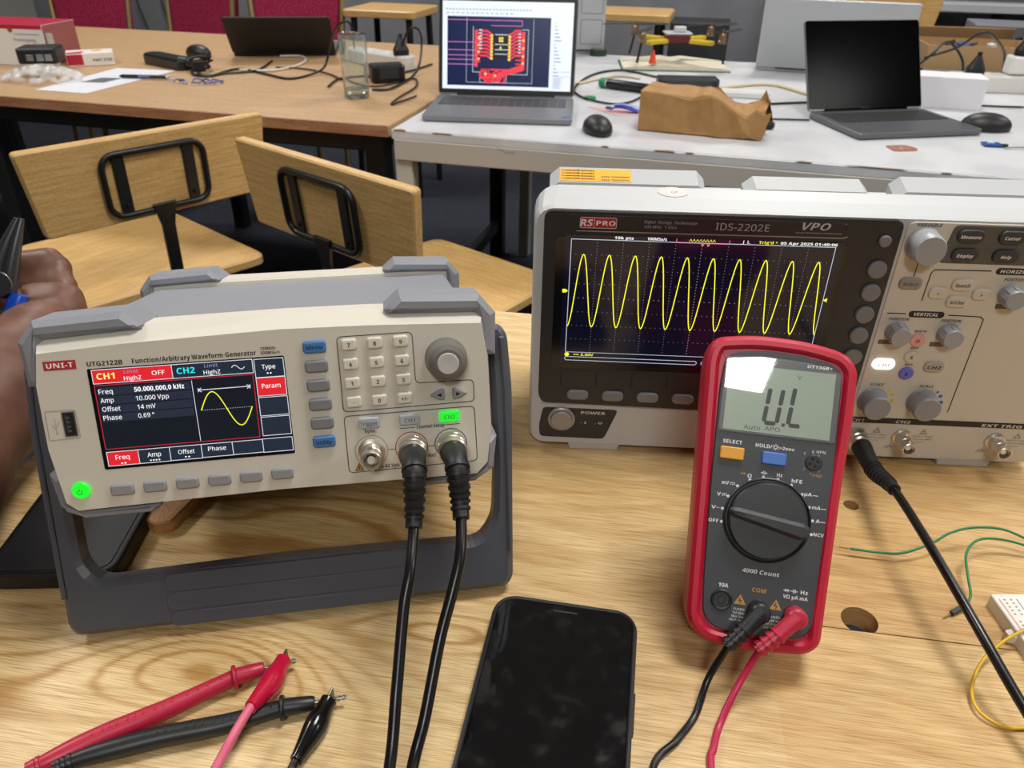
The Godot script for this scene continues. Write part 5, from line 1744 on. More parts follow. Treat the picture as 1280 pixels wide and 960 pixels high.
func laptops() -> void:
	var ty := TABLE_Y
	# laptop with the circuit layout
	var L := laptop("laptop", "grey laptop on white table showing a red circuit board layout", at(-0.026, ty, -2.015, -4.4), 340, 235, 226, 14, mat("7d7f84", 0.4, 0.2), mat("6d6f74", 0.45, 0.1), mat("3c3e42", 0.5), mat("1a1b1e", 0.4))
	pcb_screen(L.lid, L.lx)
	var flat := Transform3D(Basis(Vector3(1, 0, 0), -PI / 2), Vector3())
	var g := Geo.new()
	g.rect(-60, -14, 20, -11, 15.2, flat)
	part("vent_strip", g, mat("c5c8cb", 0.4), L.deck)
	g = Geo.new()
	g.rect(146, -222, 164, -208, 15.1, flat)
	part("sticker", g, mat("3a5c94", 0.5), L.deck)
	# laptop with the black screen
	L = laptop("laptop", "space grey laptop with black switched-off screen on white table", at(0.837, ty, -1.912, 11.4), 300, 212, 208, 27, mat("6b6c70", 0.35, 0.5), mat("55565b", 0.4, 0.4), mat("0d0d0f", 0.5), coated("050507"))
	g = Geo.new()
	g.rect(-14, 3.5, 14, 5, 0.62, L.lx)
	part("maker_mark", g, mat("2a2b2d", 0.4), L.lid)
	# big silver laptop seen from behind: its base points away
	L = laptop("laptop", "large silver laptop seen from behind, lid towards the camera", at(0.935, ty, -2.475, 180.0 - 18.0), 415, 270, 206, 20, mat("b4b7ba", 0.38, 0.3), mat("9fa2a5", 0.4, 0.3), mat("2a2b2e", 0.5), mat("111214", 0.3))
	# black laptop on the wooden table, back to the camera
	L = laptop("laptop", "black laptop seen from behind on the wooden table by the red chair", at(-0.753, ty, -2.685, 180.0 + 8.0), 325, 230, 152, 42, mat("100f12", 0.5), mat("56585c", 0.5), mat("222326", 0.5), mat("0a0a0c", 0.4))
	# grey device behind the first laptop
	L = laptop("laptop", "pale grey laptop lid with panel outlines standing behind the circuit layout laptop", at(0.13, ty, -2.83, 180.0 - 6.0), 330, 225, 240, 16, mat("b9bcc0", 0.45, 0.1), mat("9fa2a5", 0.4, 0.3), mat("2a2b2e", 0.5), mat("111214", 0.3))
	g = Geo.new()
	for r in [[-120, 60, 70, 80], [-120, 160, 70, 80], [120, 60, 70, 80], [120, 160, 70, 80]]:
		g.line(Array(Geo.rrect(r[0], r[1], r[2], r[3], 6, 3)), 2.0, -6.3, L.lx, true)
	part("panel_outline", g, mat("6d7075", 0.5), L.lid)

func pcb_screen(lid: Node, lx: Transform3D) -> void:
	var z := 0.62
	var g := Geo.new()
	g.rect(-160, 14, 160, 214, z, lx)
	part("display_screen", g, glow("dfe6f2", 0.95, 0.3), lid, "lit white program window")
	g = Geo.new()
	g.rect(-148, 22, 106, 180, z + 0.1, lx)
	part("screen_canvas", g, glow("0b1a44", 0.9, 0.3), lid, "dark blue layout canvas")
	# window furniture: toolbars and list on the right
	g = Geo.new()
	for i in 26:
		g.rect(-152 + i * 8.2, 194, -147 + i * 8.2, 197, z + 0.1, lx)
	for i in 14: g.rect(-150 + i * 12, 186, -143 + i * 12, 188.4, z + 0.1, lx)
	part("screen_toolbar", g, glow("a3b1c8", 0.8, 0.3), lid)
	g = Geo.new()
	for i in 16: g.rect(116, 168 - i * 8, 118 + (i * 37 % 17), 171 - i * 8, z + 0.1, lx)
	for i in 9: g.rect(116, 44 - i * 3, 140 - (i * 5 % 9), 45.4 - i * 3, z + 0.1, lx)
	g.rect(112, 58, 158, 59, z + 0.1, lx); g.rect(112, 48, 158, 48.8, z + 0.1, lx)
	part("screen_list", g, glow("a3b1c8", 0.8, 0.3), lid)
	# copper: red pours and tracks
	var red := Geo.new()
	for r in [[-80, 66, -72, 150], [36, 60, 44, 146], [-40, 58, 40, 62]]:
		red.rect(r[0], r[1], r[2], r[3], z + 0.18, lx)
	for i in 8:
		var y := 148.0 - i * 8
		red.line([V2(-66, y), V2(-50, y), V2(-40, y - 6)], 4.2, z + 0.2, lx)
		red.line([V2(4, y - 8), V2(14, y - 4), V2(20, y + 2), V2(34, y + 2)], 3.6, z + 0.2, lx)
	for i in 4:
		red.line([V2(-62 + i * 6, 62), V2(-62 + i * 6, 44 - i * 2), V2(-52 + i * 4, 34 + i * 5), V2(-26, 34 + i * 5), V2(-10, 46 + i * 3), V2(40, 60 + i * 4)], 3.4, z + 0.21, lx)
	for i in 9:
		red.line([V2(-78, 142 - i * 8), V2(-66, 142 - i * 8)], 3.0, z + 0.19, lx)
		red.line([V2(22, 146 - i * 9), V2(44, 146 - i * 9)], 2.6, z + 0.19, lx)
	for c in [[-58, 48, 9], [-44, 40, 11], [-24, 44, 12], [-12, 38, 8]]:
		red.line(Array(Geo.circle(c[0], c[1], c[2], 16)), 3.2, z + 0.22, lx, true)
	part("screen_copper", red, glow("ea3b4c", 0.95, 0.3), lid, "red copper tracks")
	g = Geo.new()
	for y in [172.0, 122.0, 104.0, 92.0, 82.0, 71.0]: g.line([V2(-148, y), V2(-76 if y < 150 else 36, y)], 1.6, z + 0.2, lx)
	g.line([V2(36, 172), V2(36, 160), V2(-40, 160)], 1.4, z + 0.2, lx)
	part("screen_airwires", g, glow("c877c8", 0.85, 0.3), lid)
	g = Geo.new()
	g.line([V2(-84, 158), V2(-84, 54), V2(-66, 54), V2(-66, 30), V2(0, 30), V2(0, 50), V2(52, 50), V2(52, 152), V2(36, 152)], 1.2, z + 0.2, lx)
	g.line([V2(-100, 178), V2(-100, 30), V2(64, 30), V2(64, 176)], 0.8, z + 0.2, lx)
	for i in 7: g.line([V2(-70, 150 - i * 7), V2(-62, 150 - i * 7)], 3.0, z + 0.24, lx)
	for i in 7: g.line([V2(28, 142 - i * 7), V2(34, 142 - i * 7)], 3.0, z + 0.24, lx)
	for y in [140.0, 118.0, 106.0, 96.0]: g.line([V2(-30, y), V2(2, y)], 1.8, z + 0.24, lx)
	part("screen_outlines", g, glow("cfe0e6", 0.8, 0.3), lid)
	g = Geo.new()
	g.rect(-36, 86, 8, 140, z + 0.22, lx)
	part("screen_chip", g, glow("120f1c", 0.8, 0.3), lid)
	g = Geo.new()
	for i in 8:
		g.disc(-38, 138 - i * 7.4, 3.6, z + 0.26, 12, lx); g.disc(6, 136 - i * 7.4, 3.6, z + 0.26, 12, lx)
	for p in [[-18, 132], [-12, 132], [-18, 126], [-12, 126], [-16, 110], [-52, 50], [-28, 46], [-70, 132], [-70, 116], [-70, 100], [-70, 84], [40, 128], [40, 110], [40, 92], [40, 76]]: g.disc(p[0], p[1], 3.0, z + 0.26, 12, lx)
	part("screen_pads", g, glow("f0c95e", 0.95, 0.3), lid, "yellow solder pads")

func mouse(label: String, xf: Transform3D, s := 1.0) -> void:
	var t := thing("computer_mouse", label, "computer mouse", xf, "black mice on the tables")
	var rings := []
	var g := Geo.new()
	for k in 7:
		var a := PI / 2 * k / 6.0
		var p := Geo.circle(0, 0, 31.0 * s * cos(a * 0.96), 22, 52.0 * s * cos(a * 0.96))
		rings.append(Geo.at_z(p, 8 + 28 * s * sin(a)))
	rings.push_front(Geo.at_z(Geo.circle(0, 0, 29 * s, 22, 50 * s), 0.5))
	g.loft(rings, Transform3D(Basis(Vector3(1, 0, 0), -PI / 2), Vector3()), true, true, true)
	part("shell", g, mat("19191b", 0.45), t)
	g = Geo.new()
	g.lathe([[0.01, -3], [6.6, -3], [7.4, -1.5], [7.4, 1.5], [6.6, 3], [0.01, 3]], 18, Transform3D(Basis(Vector3(0, 1, 0), PI / 2), Vector3(0, 22.5 * s, -30 * s)))
	part("scroll_wheel", g, mat("2c2d30", 0.6), t)
	g = Geo.new()
	g.tube([Vector3(0, 35.6 * s, 0), Vector3(0, 33.4 * s, -19 * s), Vector3(0, 27.6 * s, -36 * s), Vector3(0, 12 * s, -51 * s)], 0.5, 6)
	part("button_seam", g, mat("050506", 0.7), t)

func cord(label: String, pts: Array, r: float, m: Material, cat := "cable") -> Node3D:
	var base: Vector3 = pts[0]
	var g := Geo.new()
	var q := []
	for p in pts: q.append(p - base)
	g.tube(Geo.spline(q, 7), r, 8)
	return solo("cable", g, m, label, cat, Transform3D(Basis(), base * 0.001))

func carton(called: String, label: String, xf: Transform3D, s: Vector3, m: Material, lid_m: Material, cat := "box") -> Node3D:
	var t := thing(called, label, cat, xf)
	var g := Geo.new()
	g.box(Vector3(0, s.y / 2, 0), s, 1.0)
	part("body", g, m, t)
	g = Geo.new()
	g.box(Vector3(0, s.y + 0.4, 0), Vector3(s.x - 1, 1.2, s.z - 1), 0.4)
	part("top_flap", g, lid_m, t)
	return t

func left_table_things() -> void:
	var y := TABLE_Y
	var front := Transform3D()
	var flat := Transform3D(Basis(Vector3(1, 0, 0), -PI / 2), Vector3())
	# large red and white carton at the frame edge
	var t := carton("carton", "large white carton with red lid at the table's left end", at(-1.535, y, -2.53, -8), Vector3(330, 112, 150), mat("dedbd8", 0.5), mat("b3163c", 0.45))
	var g := Geo.new()
	g.rect(-164, 100, 164, 111.6, 75.4)
	part("red_band", g, mat("b3163c", 0.45), t)
	g = Geo.new()
	g.quad(Vector3(165.4, 2, 74), Vector3(165.4, 2, -74), Vector3(165.4, 111, -74), Vector3(165.4, 111, 74))
	part("red_end", g, mat("9c5a58", 0.6), t)
	g = Geo.new()
	g.box(Vector3(176, 46, 66), Vector3(22, 88, 1.4), 0.4)
	part("side_flap", g, mat("c9c4be", 0.6), t)
	print_on(t, [["Prototyping", 66, 66, 9, 70], ["for testing and development", 72, 84, 5, 80]], 75.6, mat("77706e", 0.6))
	g = Geo.new()
	g.disc(62, 98, 8, 75.8, 16)
	part("seal", g, mat("a3402c", 0.5), t)
	# small box
	t = carton("carton", "small white and red component box beside the paper sheet", at(-1.29, y, -2.49, 26), Vector3(128, 34, 84), mat("e2ddd8", 0.5), mat("e4e0dc", 0.5))
	g = Geo.new()
	g.prism(PackedVector2Array([V2(-62, -40), V2(-24, -40), V2(-14, 4), V2(-62, -10)]), 35, 35.6, 0, flat)
	g.rect(-63, 4, -20, 33, 42.4)
	part("red_print", g, mat("b3163c", 0.45), t)
	g = Geo.new()
	g.prism(Geo.circle(20, 14, 15, 16), 35, 35.6, 0, flat)
	part("yellow_print", g, mat("dcae2c", 0.5), t)
	print_on(t, [["PART 2150", 6, 12, 8, 52, true]], 42.6, mat("5b4a48", 0.6))
	# single board computer in a black case on its foam bag
	t = thing("single_board_computer", "small black computer case with silver ports on the bubble wrap", "computer", at(-1.345, y + 0.028, -2.33, 12))
	g = Geo.new()
	g.box(Vector3(0, 22, 0), Vector3(102, 42, 84), 5)
	part("case", g, mat("17181a", 0.45), t)
	for p in [[-18, 13], [8, 15], [30, 15]]:
		g = Geo.new()
		g.box(Vector3(p[0], 18, 42.4), Vector3(18, p[1] + 2, 1.6), 0.4)
		part("port", g, mat("b3b5b7", 0.3, 1.0), t)
	g = Geo.new()
	g.lathe([[9, 43], [8.5, 43.6], [0.01, 43.6]], 18, Transform3D(Basis(Vector3(1, 0, 0), -PI / 2), Vector3()))
	part("top_mark", g, mat("3a3b3d", 0.4), t)
	# bubble wrap: a pile of clear bubbles
	var bub := Geo.new()
	var r2 := RandomNumberGenerator.new()
	r2.seed = 5
	var pts := []
	for i in 150:
		var a := r2.randf() * TAU
		var d := sqrt(r2.randf())
		var px := cos(a) * d * 110
		var pz := sin(a) * d * 74
		var h := 24.0 * (1 - d * d) + r2.randf() * 8
		pts.append(Vector3(px, h, pz))
		bub.lathe([[12, 0], [11, 5], [7, 9], [0.01, 11]], 9, Transform3D(Basis(Vector3(1, 0, 0), -PI / 2 + r2.randf_range(-0.5, 0.5)) * Basis(Vector3(0, 1, 0), r2.randf_range(-0.4, 0.4)), pts[i] + Vector3(0, 0.5, 0)), true)
	var bm := pane("f1f4f6", 0.14, 0.1)
	var bw := solo("bubble_wrap", bub, bm, "crumpled clear bubble wrap under the small black computer", "bubble wrap", at(-1.29, y, -2.215, -10))
	bw.set_meta("kind", "stuff")
	# paper with a printed dark picture, pen on it
	t = thing("paper_sheet", "white sheet of paper with a small dark printed picture", "paper", at(-1.13, y, -2.235, -8))
	g = Geo.new()
	g.prism(Geo.round_poly([V2(-92, -165), V2(60, -178), V2(110, 168), V2(-76, 172)], 3), 0, 1.2, 0.2, flat)
	part("sheet", g, mat("d9dce3", 0.6), t)
	g = Geo.new()
	g.prism(PackedVector2Array([V2(-44, -48), V2(20, -44), V2(32, 28), V2(-28, 22)]), 1.1, 1.5, 0, flat)
	part("printed_picture", g, mat("596066", 0.6), t)
	t = thing("pen", "black and blue ballpoint pen lying on the white sheet", "pen", at(-1.035, y + 0.007, -2.253, -3))
	g = Geo.new()
	g.tube([Vector3(-66, 0, 0), Vector3(-58, 0, 0), Vector3(66, 0, 0)], [2.0, 5.0, 5.0], 12)
	part("barrel", g, mat("18191d", 0.35), t)
	g = Geo.new()
	g.tube([Vector3(-12, 0, 0), Vector3(22, 0, 0)], 5.3, 12)
	part("label_band", g, mat("5b6488", 0.5), t)
	g = Geo.new()
	g.tube([Vector3(66, 0, 0), Vector3(74, 0, 0)], 3.4, 10)
	part("push_button", g, mat("c5c7ca", 0.3, 0.8), t)
	# black dock, mouse, tangled bits
	t = thing("adapter", "long black rounded adapter lying beside the sheet of paper", "adapter", at(-1.045, y, -2.47, -38))
	g = Geo.new()
	g.prism(Geo.rrect(0, 0, 215, 62, 26, 6), 0, 30, 6, flat, 3)
	part("body", g, mat("141416", 0.35), t)
	for k in 3:
		g = Geo.new()
		g.lathe([[3.2, 30], [3.0, 30.6], [0.01, 30.6]], 10, flat * Transform3D(Basis(), Vector3(60 + k * 14, 0, 0)))
		part("indicator_dot", g, mat("c9c9c9", 0.4), t)
	mouse("small black mouse beside the long black adapter on the wooden table", at(-1.025, y, -2.66, 60), 0.95)
	t = thing("cable_bundle", "coiled black cable bundle tied up beside the long adapter", "cable", at(-0.93, y, -2.4, 20))
	g = Geo.new()
	var loop := []
	for i in 46: loop.append(Vector3(cos(i * 0.45) * (26 + i * 0.2), 14 + sin(i * 0.31) * 10 + i * 0.4, sin(i * 0.45) * (40 - i * 0.2)))
	g.tube(loop, 4.0, 8)
	part("coil", g, mat("121214", 0.4), t)
	g = Geo.new()
	g.box(Vector3(0, 18, 40), Vector3(34, 30, 10), 3)
	part("tie", g, mat("0c0c0d", 0.6), t)
	t = thing("wire_scraps", "small heap of blue and white wire scraps on the wooden table", "wire scraps", at(-0.87, y, -2.2, 0))
	for k in 14:
		g = Geo.new()
		var c := Vector3(r2.randf_range(-70, 70), 2.5 + r2.randf() * 4, r2.randf_range(-24, 24))
		var a := r2.randf() * TAU
		g.tube(Geo.spline([c, c + Vector3(cos(a) * 14, 3, sin(a) * 14), c + Vector3(cos(a + 0.6) * 26, 0, sin(a + 0.6) * 26)], 4), 2.0, 6)
		part("scrap", g, mat(["2a3f9e", "4a55a8", "9aa0c4", "23306e"][k % 4], 0.5), t)
	# drinking glass with water
	t = thing("drinking_glass", "clear straight drinking glass standing near the white power strip", "glass", at(-0.405, y, -2.05))
	var gm := StandardMaterial3D.new()
	gm.albedo_color = Color(0.94, 0.97, 0.97, 0.05)
	gm.transparency = BaseMaterial3D.TRANSPARENCY_ALPHA
	gm.roughness = 0.02
	gm.refraction_enabled = true
	gm.refraction_scale = 0.05
	g = Geo.new()
	g.lathe([[0.01, 0.5], [30, 0.5], [31, 3], [35, 148], [34.4, 149.5], [33.2, 148], [29.2, 12], [26, 9], [0.01, 8]], 40, flat)
	part("tumbler", g, gm, t)
	g = Geo.new()
	g.lathe([[0.01, 8.4], [25.8, 9.4], [28.9, 12.4], [29.3, 22], [0.01, 22]], 40, flat)
	var wmat := StandardMaterial3D.new()
	wmat.albedo_color = Color(0.95, 0.98, 0.98, 0.03)
	wmat.transparency = BaseMaterial3D.TRANSPARENCY_ALPHA
	wmat.roughness = 0.02
	wmat.refraction_enabled = true
	wmat.refraction_scale = 0.033
	part("water", g, wmat, t)
	# white power strip with black plug
	t = thing("power_strip", "white power strip with a black plug on the wooden table", "power strip", at(-0.42, y, -2.54, -39))
	g = Geo.new()
	g.prism(Geo.rrect(0, 0, 270, 62, 16, 5), 0, 40, 5, flat, 2)
	part("body", g, mat("d3d1cb", 0.4), t)
	for k in 3:
		g = Geo.new()
		g.lathe([[21, 39.5], [21, 41], [18, 41.4], [17.4, 38], [0.01, 38]], 20, flat * Transform3D(Basis(), Vector3(-80 + k * 76, 0, 0)))
		part("socket", g, mat("c4c2bc", 0.4), t)
	plug("black mains plug standing in the white power strip on the wooden table", at(-0.345, y + 0.041, -2.47, 20), mat("141416", 0.45))
	t = thing("adapter", "square black charger brick among cables beside the drinking glass", "adapter", at(-0.36, y, -2.27, 20))
	g = Geo.new()
	g.box(Vector3(0, 24, 0), Vector3(92, 46, 62), 6)
	part("body", g, mat("121214", 0.4), t)
	g = Geo.new()
	g.box(Vector3(0, 26, 31.4), Vector3(52, 28, 1.4), 0.5)
	part("label_plate", g, mat("2e2f33", 0.5), t)
	var bk := mat("121214", 0.4)
	cord("thin black cable looping onto the white table's corner", [Vector3(-255, -76, -2056), Vector3(-302, -76, -1956), Vector3(-297, -76, -2033), Vector3(-270, -76, -2183), Vector3(-294, -76, -2299), Vector3(-376, -76, -2175), Vector3(-479, -76, -2260), Vector3(-543, -76, -2355), Vector3(-630, -76, -2429), Vector3(-719, -76, -2449)], 2.6, bk)
	cord("thick black cord rising in a hoop from the plug in the white power strip", [Vector3(-354, -60, -2507), Vector3(-341, -20, -2464), Vector3(-317, 30, -2448), Vector3(-289, 35, -2445), Vector3(-283, -10, -2477), Vector3(-290, -70, -2365), Vector3(-331, -76, -2156), Vector3(-380, -76, -2131)], 3.4, bk)
	cord("black cable with a flat strap end lying before the drinking glass", [Vector3(-503, -76, -2166), Vector3(-494, -76, -2283), Vector3(-423, -76, -2326), Vector3(-338, -76, -2372), Vector3(-261, -76, -2545)], 3.0, bk)
	cord("black cable arching up behind the drinking glass from the coiled bundle", [Vector3(-971, -76, -2485), Vector3(-925, -76, -2325), Vector3(-864, -76, -2292), Vector3(-845, -76, -2358), Vector3(-816, -76, -2414), Vector3(-724, -76, -2341), Vector3(-638, -76, -2272), Vector3(-594, -76, -2326), Vector3(-555, -60, -2363), Vector3(-535, -10, -2373), Vector3(-498, 50, -2311), Vector3(-457, 70, -2280), Vector3(-452, 30, -2314), Vector3(-475, -20, -2451)], 3.4, bk)
	cord("white cable curling before the black laptop", [Vector3(-812, -76, -2400), Vector3(-716, -76, -2395), Vector3(-667, -76, -2482), Vector3(-663, -76, -2586), Vector3(-699, -76, -2663), Vector3(-762, -76, -2657)], 3.4, mat("cfcdc8", 0.4))
	cord("black cable running from the coiled bundle to the black laptop", [Vector3(-887, -50, -2396), Vector3(-938, -76, -2460), Vector3(-908, -76, -2327), Vector3(-868, -76, -2304), Vector3(-836, -76, -2332), Vector3(-762, -76, -2391), Vector3(-762, -76, -2563)], 3.0, bk)
	g = Geo.new()
	g.box(Vector3(0, 14, 0), Vector3(70, 28, 60), 8)
	solo("adapter", g, bk, "black plug block at the table's left edge beside the bubble wrap", "adapter", at(-1.475, y, -2.235, 14))

func plug(label: String, xf: Transform3D, m: Material) -> void:
	var t := thing("mains_plug", label, "plug", xf, "mains plugs in the power strips")
	var flat := Transform3D(Basis(Vector3(1, 0, 0), -PI / 2), Vector3())
	var g := Geo.new()
	g.loft([Geo.at_z(Geo.rrect(0, 0, 46, 34, 12, 4), 0), Geo.at_z(Geo.rrect(0, 0, 46, 34, 12, 4), 14), Geo.at_z(Geo.rrect(0, 0, 26, 22, 9, 4), 34), Geo.at_z(Geo.rrect(0, 0, 12, 12, 5.5, 4), 48)], flat)
	part("body", g, m, t)
	for k in 3:
		g = Geo.new()
		g.lathe([[5.4, -1.4], [6.8, -1], [6.8, 1], [5.4, 1.4]], 12, flat * Transform3D(Basis(), Vector3(0, 0, 47 + k * 4)))
		part("relief_rib", g, m, t)

func coated(hex: String) -> StandardMaterial3D:
	# display glass with an anti-reflection coating
	var m := StandardMaterial3D.new()
	m.albedo_color = Color(hex)
	m.roughness = 0.16
	m.metallic_specular = 0.12
	return m

func white_table_things() -> void:
	var y := TABLE_Y
	var flat := Transform3D(Basis(Vector3(1, 0, 0), -PI / 2), Vector3())
	var bk := mat("121214", 0.4)
	mouse("black mouse right beside the circuit layout laptop on the white table", at(0.178, y, -1.715, 10), 1.0)
	mouse("black glossy mouse at the white table's right end", at(1.06, y, -1.79, 80), 1.05)
	# brown paper bag lying on its side
	var t := thing("paper_bag", "crumpled brown paper bag lying on the white table", "paper bag", at(0.29, y, -1.79, -22))
	var n := FastNoiseLite.new()
	n.seed = 4; n.frequency = 0.018; n.fractal_octaves = 3
	var g := Geo.new()
	var rings := []
	for k in 15:
		var u := k / 14.0
		var x := u * 262.0
		var w := lerpf(118, 92, u)
		var h := lerpf(84, 70, u) * (1.0 - 0.34 * smoothstep(0.62, 0.8, u) + 0.34 * smoothstep(0.8, 1.0, u))
		var ring := PackedVector3Array()
		var q := Geo.rrect(0, h / 2 + 1, w, h, lerpf(4, 9, u), 4)
		for p in q:
			var e := smoothstep(0.05, 0.6, u)
			var k2 := n.get_noise_3d(x, p.x * 1.4, p.y * 1.4) * 26.0 * e
			var yy := maxf(0.5, p.y + (k2 if p.y > 8 else 0.0))
			ring.append(Vector3(p.x + k2 * 0.4, yy, -x))
		rings.append(ring)
	rings.reverse()
	g.loft(rings, Transform3D(Basis(Vector3(0, 1, 0), -PI / 2), Vector3()), false, true)
	var pm := StandardMaterial3D.new()
	pm.albedo_texture = noise_tex(97, 0.02, Color("96703f"), Color("ae8656"), 256, 256, 4)
	pm.uv1_triplanar = true
	pm.uv1_scale = Vector3(4, 4, 4)
	pm.roughness = 0.75
	part("bag", g, pm, t)
	g = Geo.new()
	g.tri(Vector3(228, 40, -40), Vector3(276, 30, -10), Vector3(250, 92, -30))
	g.tri(Vector3(250, 92, -30), Vector3(276, 30, -10), Vector3(274, 58, 30))
	g.tri(Vector3(228, 40, 44), Vector3(274, 58, 30), Vector3(264, 12, 40))
	part("torn_mouth", g, pm, t)
	g = Geo.new()
	g.box(Vector3(0, 9, 0), Vector3(34, 16, 18), 5)
	solo("cable_plug", g, bk, "small black plug end lying beside the paper bag", "plug", at(0.56, y, -1.765, 8))
	# pink card with blue wire bits
	g = Geo.new()
	g.prism(Geo.round_poly([V2(-70, 40), V2(10, -36), V2(80, -20), V2(70, 44)], 4), 0, 1.0, 0.2, flat)
	solo("pink_card", g, mat("cfa9a4", 0.6), "flat pale pink card lying beside the paper bag", "card", at(0.235, y, -1.92, -14))
	t = thing("wire_scraps", "small bundle of blue wires lying on the pink card", "wire scraps", at(0.262, y + 0.001, -1.915, -14))
	for k in 9:
		g = Geo.new()
		g.tube(Geo.spline([Vector3(-48 + k * 2, 5 + k % 3 * 3, -10 + k * 2), Vector3(-10, 12 + k % 2 * 4, 6 - k * 2), Vector3(30 + k * 3, 5 + k % 3 * 2, 10 - k * 3)], 5), 2.6, 6)
		part("scrap", g, mat(["2b3fae", "3d4fc0", "c4c8da"][k % 3], 0.5), t)
	# solder sucker: dark tube with green tip
	t = thing("solder_sucker", "black tubular soldering tool with green end on the white table", "soldering tool", at(0.285, y + 0.013, -2.19, -34))
	g = Geo.new()
	g.tube([Vector3(-45, 0, 0), Vector3(-40, 0, 0), Vector3(85, 0, 0), Vector3(90, 0, 0)], [9.0, 12.5, 12.5, 11.0], 16)
	part("tube", g, mat("1c1f22", 0.35), t)
	g = Geo.new()
	g.tube([Vector3(-66, 0, 0), Vector3(-62, 0, 0), Vector3(-48, 0, 0)], [11.0, 13.0, 13.0], 16)
	part("green_end", g, mat("0e7a54", 0.4), t, "green cap")
	g = Geo.new()
	g.tube([Vector3(-50, 0, 0), Vector3(-42, 0, 0)], 9.5, 14)
	part("white_collar", g, mat("d9dcd8", 0.4), t)
	g = Geo.new()
	g.prism(Geo.circle(0, 0, 16, 10), 0, 6, 1, flat)
	solo("terminal_block", g, mat("1f8a4a", 0.45), "small bright green connector beside the green tool end", "connector", at(0.19, y, -2.07, 0))
	t = thing("adapter", "long flat black adapter lying behind the paper bag", "adapter", at(0.47, y, -2.235, -2))
	g = Geo.new()
	g.box(Vector3(0, 15, 0), Vector3(165, 28, 60), 5)
	part("body", g, mat("222327", 0.4), t)
	g = Geo.new()
	g.box(Vector3(0, 15, 30.4), Vector3(120, 16, 1.2), 0.4)
	part("label_plate", g, mat("35373b", 0.5), t)
	g = Geo.new()
	g.prism(Geo.rrect(0, 0, 128, 40, 12, 4), 0, 18, 5, flat, 2)
	solo("white_adapter", g, mat("dcdcda", 0.35), "slim white adapter between the paper bag and the switched-off laptop", "adapter", at(0.6, y, -2.12, -12))
	# tape roll
	t = thing("tape_roll", "small roll of dark green tape behind the circuit layout laptop", "tape", at(0.275, y, -2.79, 0))
	g = Geo.new()
	g.lathe([[18, 0], [28, 0], [28, 19], [18, 19], [18, 0]], 24, flat)
	part("roll", g, mat("1f3a2e", 0.45), t)
	g = Geo.new()
	g.lathe([[15, 0], [17.8, 0], [17.8, 19.5], [15, 19.5], [15, 0]], 24, flat)
	part("core", g, mat("8a7a60", 0.6), t)
	drone(y)
	# open notebook
	t = thing("notebook", "open notebook with cream pages under the quadcopter", "notebook", at(0.49, y, -2.585, -3))
	for s in [-1, 1]:
		g = Geo.new()
		g.prism(PackedVector2Array([V2(0, -95), V2(s * 165, -92), V2(s * 165, 95), V2(0, 95)]), 0, 3, 0.4, flat)
		part("cover", g, mat("2c6a5c", 0.5), t)
		g = Geo.new()
		var rr := []
		for k in 6:
			var u := k / 5.0
			rr.append(PackedVector3Array([Vector3(s * u * 160, 3, 90), Vector3(s * u * 160, 4 + 15 * (1 - u) * (1.0 if u > 0.05 else 0.5) + 4, 90), Vector3(s * u * 160, 4 + 15 * (1 - u) * (1.0 if u > 0.05 else 0.5) + 4, -90), Vector3(s * u * 160, 3, -90)]))
		g.loft(rr)
		part("pages", g, mat("d9d3bd", 0.7), t)
	# brown sticker
	g = Geo.new()
	g.prism(Geo.round_poly([V2(-30, -22), V2(22, -26), V2(34, -6), V2(26, 22), V2(-22, 24)], 10, 3), 0, 0.8, 0.2, flat)
	t = thing("round_sticker", "worn copper brown sticker on the white table before the laptop", "sticker", at(0.797, y, -1.615, 12))
	part("sticker", g, mat("8e5a44", 0.55), t)
	g = Geo.new()
	g.line([V2(-18, 10), V2(-4, -12), V2(4, 8), V2(18, -6)], 4.0, 0.9, flat)
	part("worn_print", g, mat("b58a76", 0.6), t)
	# blue sensor board with pins
	t = thing("sensor_board", "tiny blue sensor board with a wire on the white table", "circuit board", at(1.0, y, -1.645, -10))
	g = Geo.new()
	g.box(Vector3(0, 4, 0), Vector3(36, 3, 28), 0.4)
	part("board", g, mat("0f4f9a", 0.4), t)
	g = Geo.new()
	g.box(Vector3(-4, 8, 0), Vector3(14, 6, 14), 2)
	part("sensor", g, mat("c3d4e6", 0.3), t)
	g = Geo.new()
	g.box(Vector3(20, 4, 8), Vector3(16, 6, 8), 0.4)
	part("pin_header", g, mat("151517", 0.5), t)
	cord("thin grey wire leading off from the blue sensor board", [Vector3(1010, -76, -1614), Vector3(1038, -76, -1621), Vector3(1072, -76, -1623)], 1.6, mat("8d9098", 0.5), "wire")
	# white box, power strip, plugs
	t = carton("carton", "plain white rectangular box behind the switched-off laptop", at(1.075, y, -2.06, -16), Vector3(190, 72, 90), mat("dcdbe0", 0.5), mat("e2e2e5", 0.5))
	t = thing("power_strip", "white power strip at the white table's right end", "power strip", at(1.36, y, -2.25, -6))
	var g2 := Geo.new()
	g2.prism(Geo.rrect(0, 0, 330, 64, 14, 5), 0, 44, 5, flat, 2)
	part("body", g2, mat("d6d3cd", 0.4), t)
	for k in 4:
		g = Geo.new()
		g.lathe([[21, 43.5], [21, 45], [18, 45.4], [17.4, 42], [0.01, 42]], 20, flat * Transform3D(Basis(), Vector3(-110 + k * 74, 0, 0)))
		part("socket", g, mat("c4c2bc", 0.4), t)
	plug("black mains plug standing in the right power strip, left of two", at(1.25, y + 0.045, -2.24, -6), bk)
	t = thing("travel_adapter", "small white cube adapter plugged into the right power strip", "adapter", at(1.375, y + 0.045, -2.252, -6))
	g = Geo.new()
	g.box(Vector3(0, 24, 0), Vector3(66, 46, 52), 5)
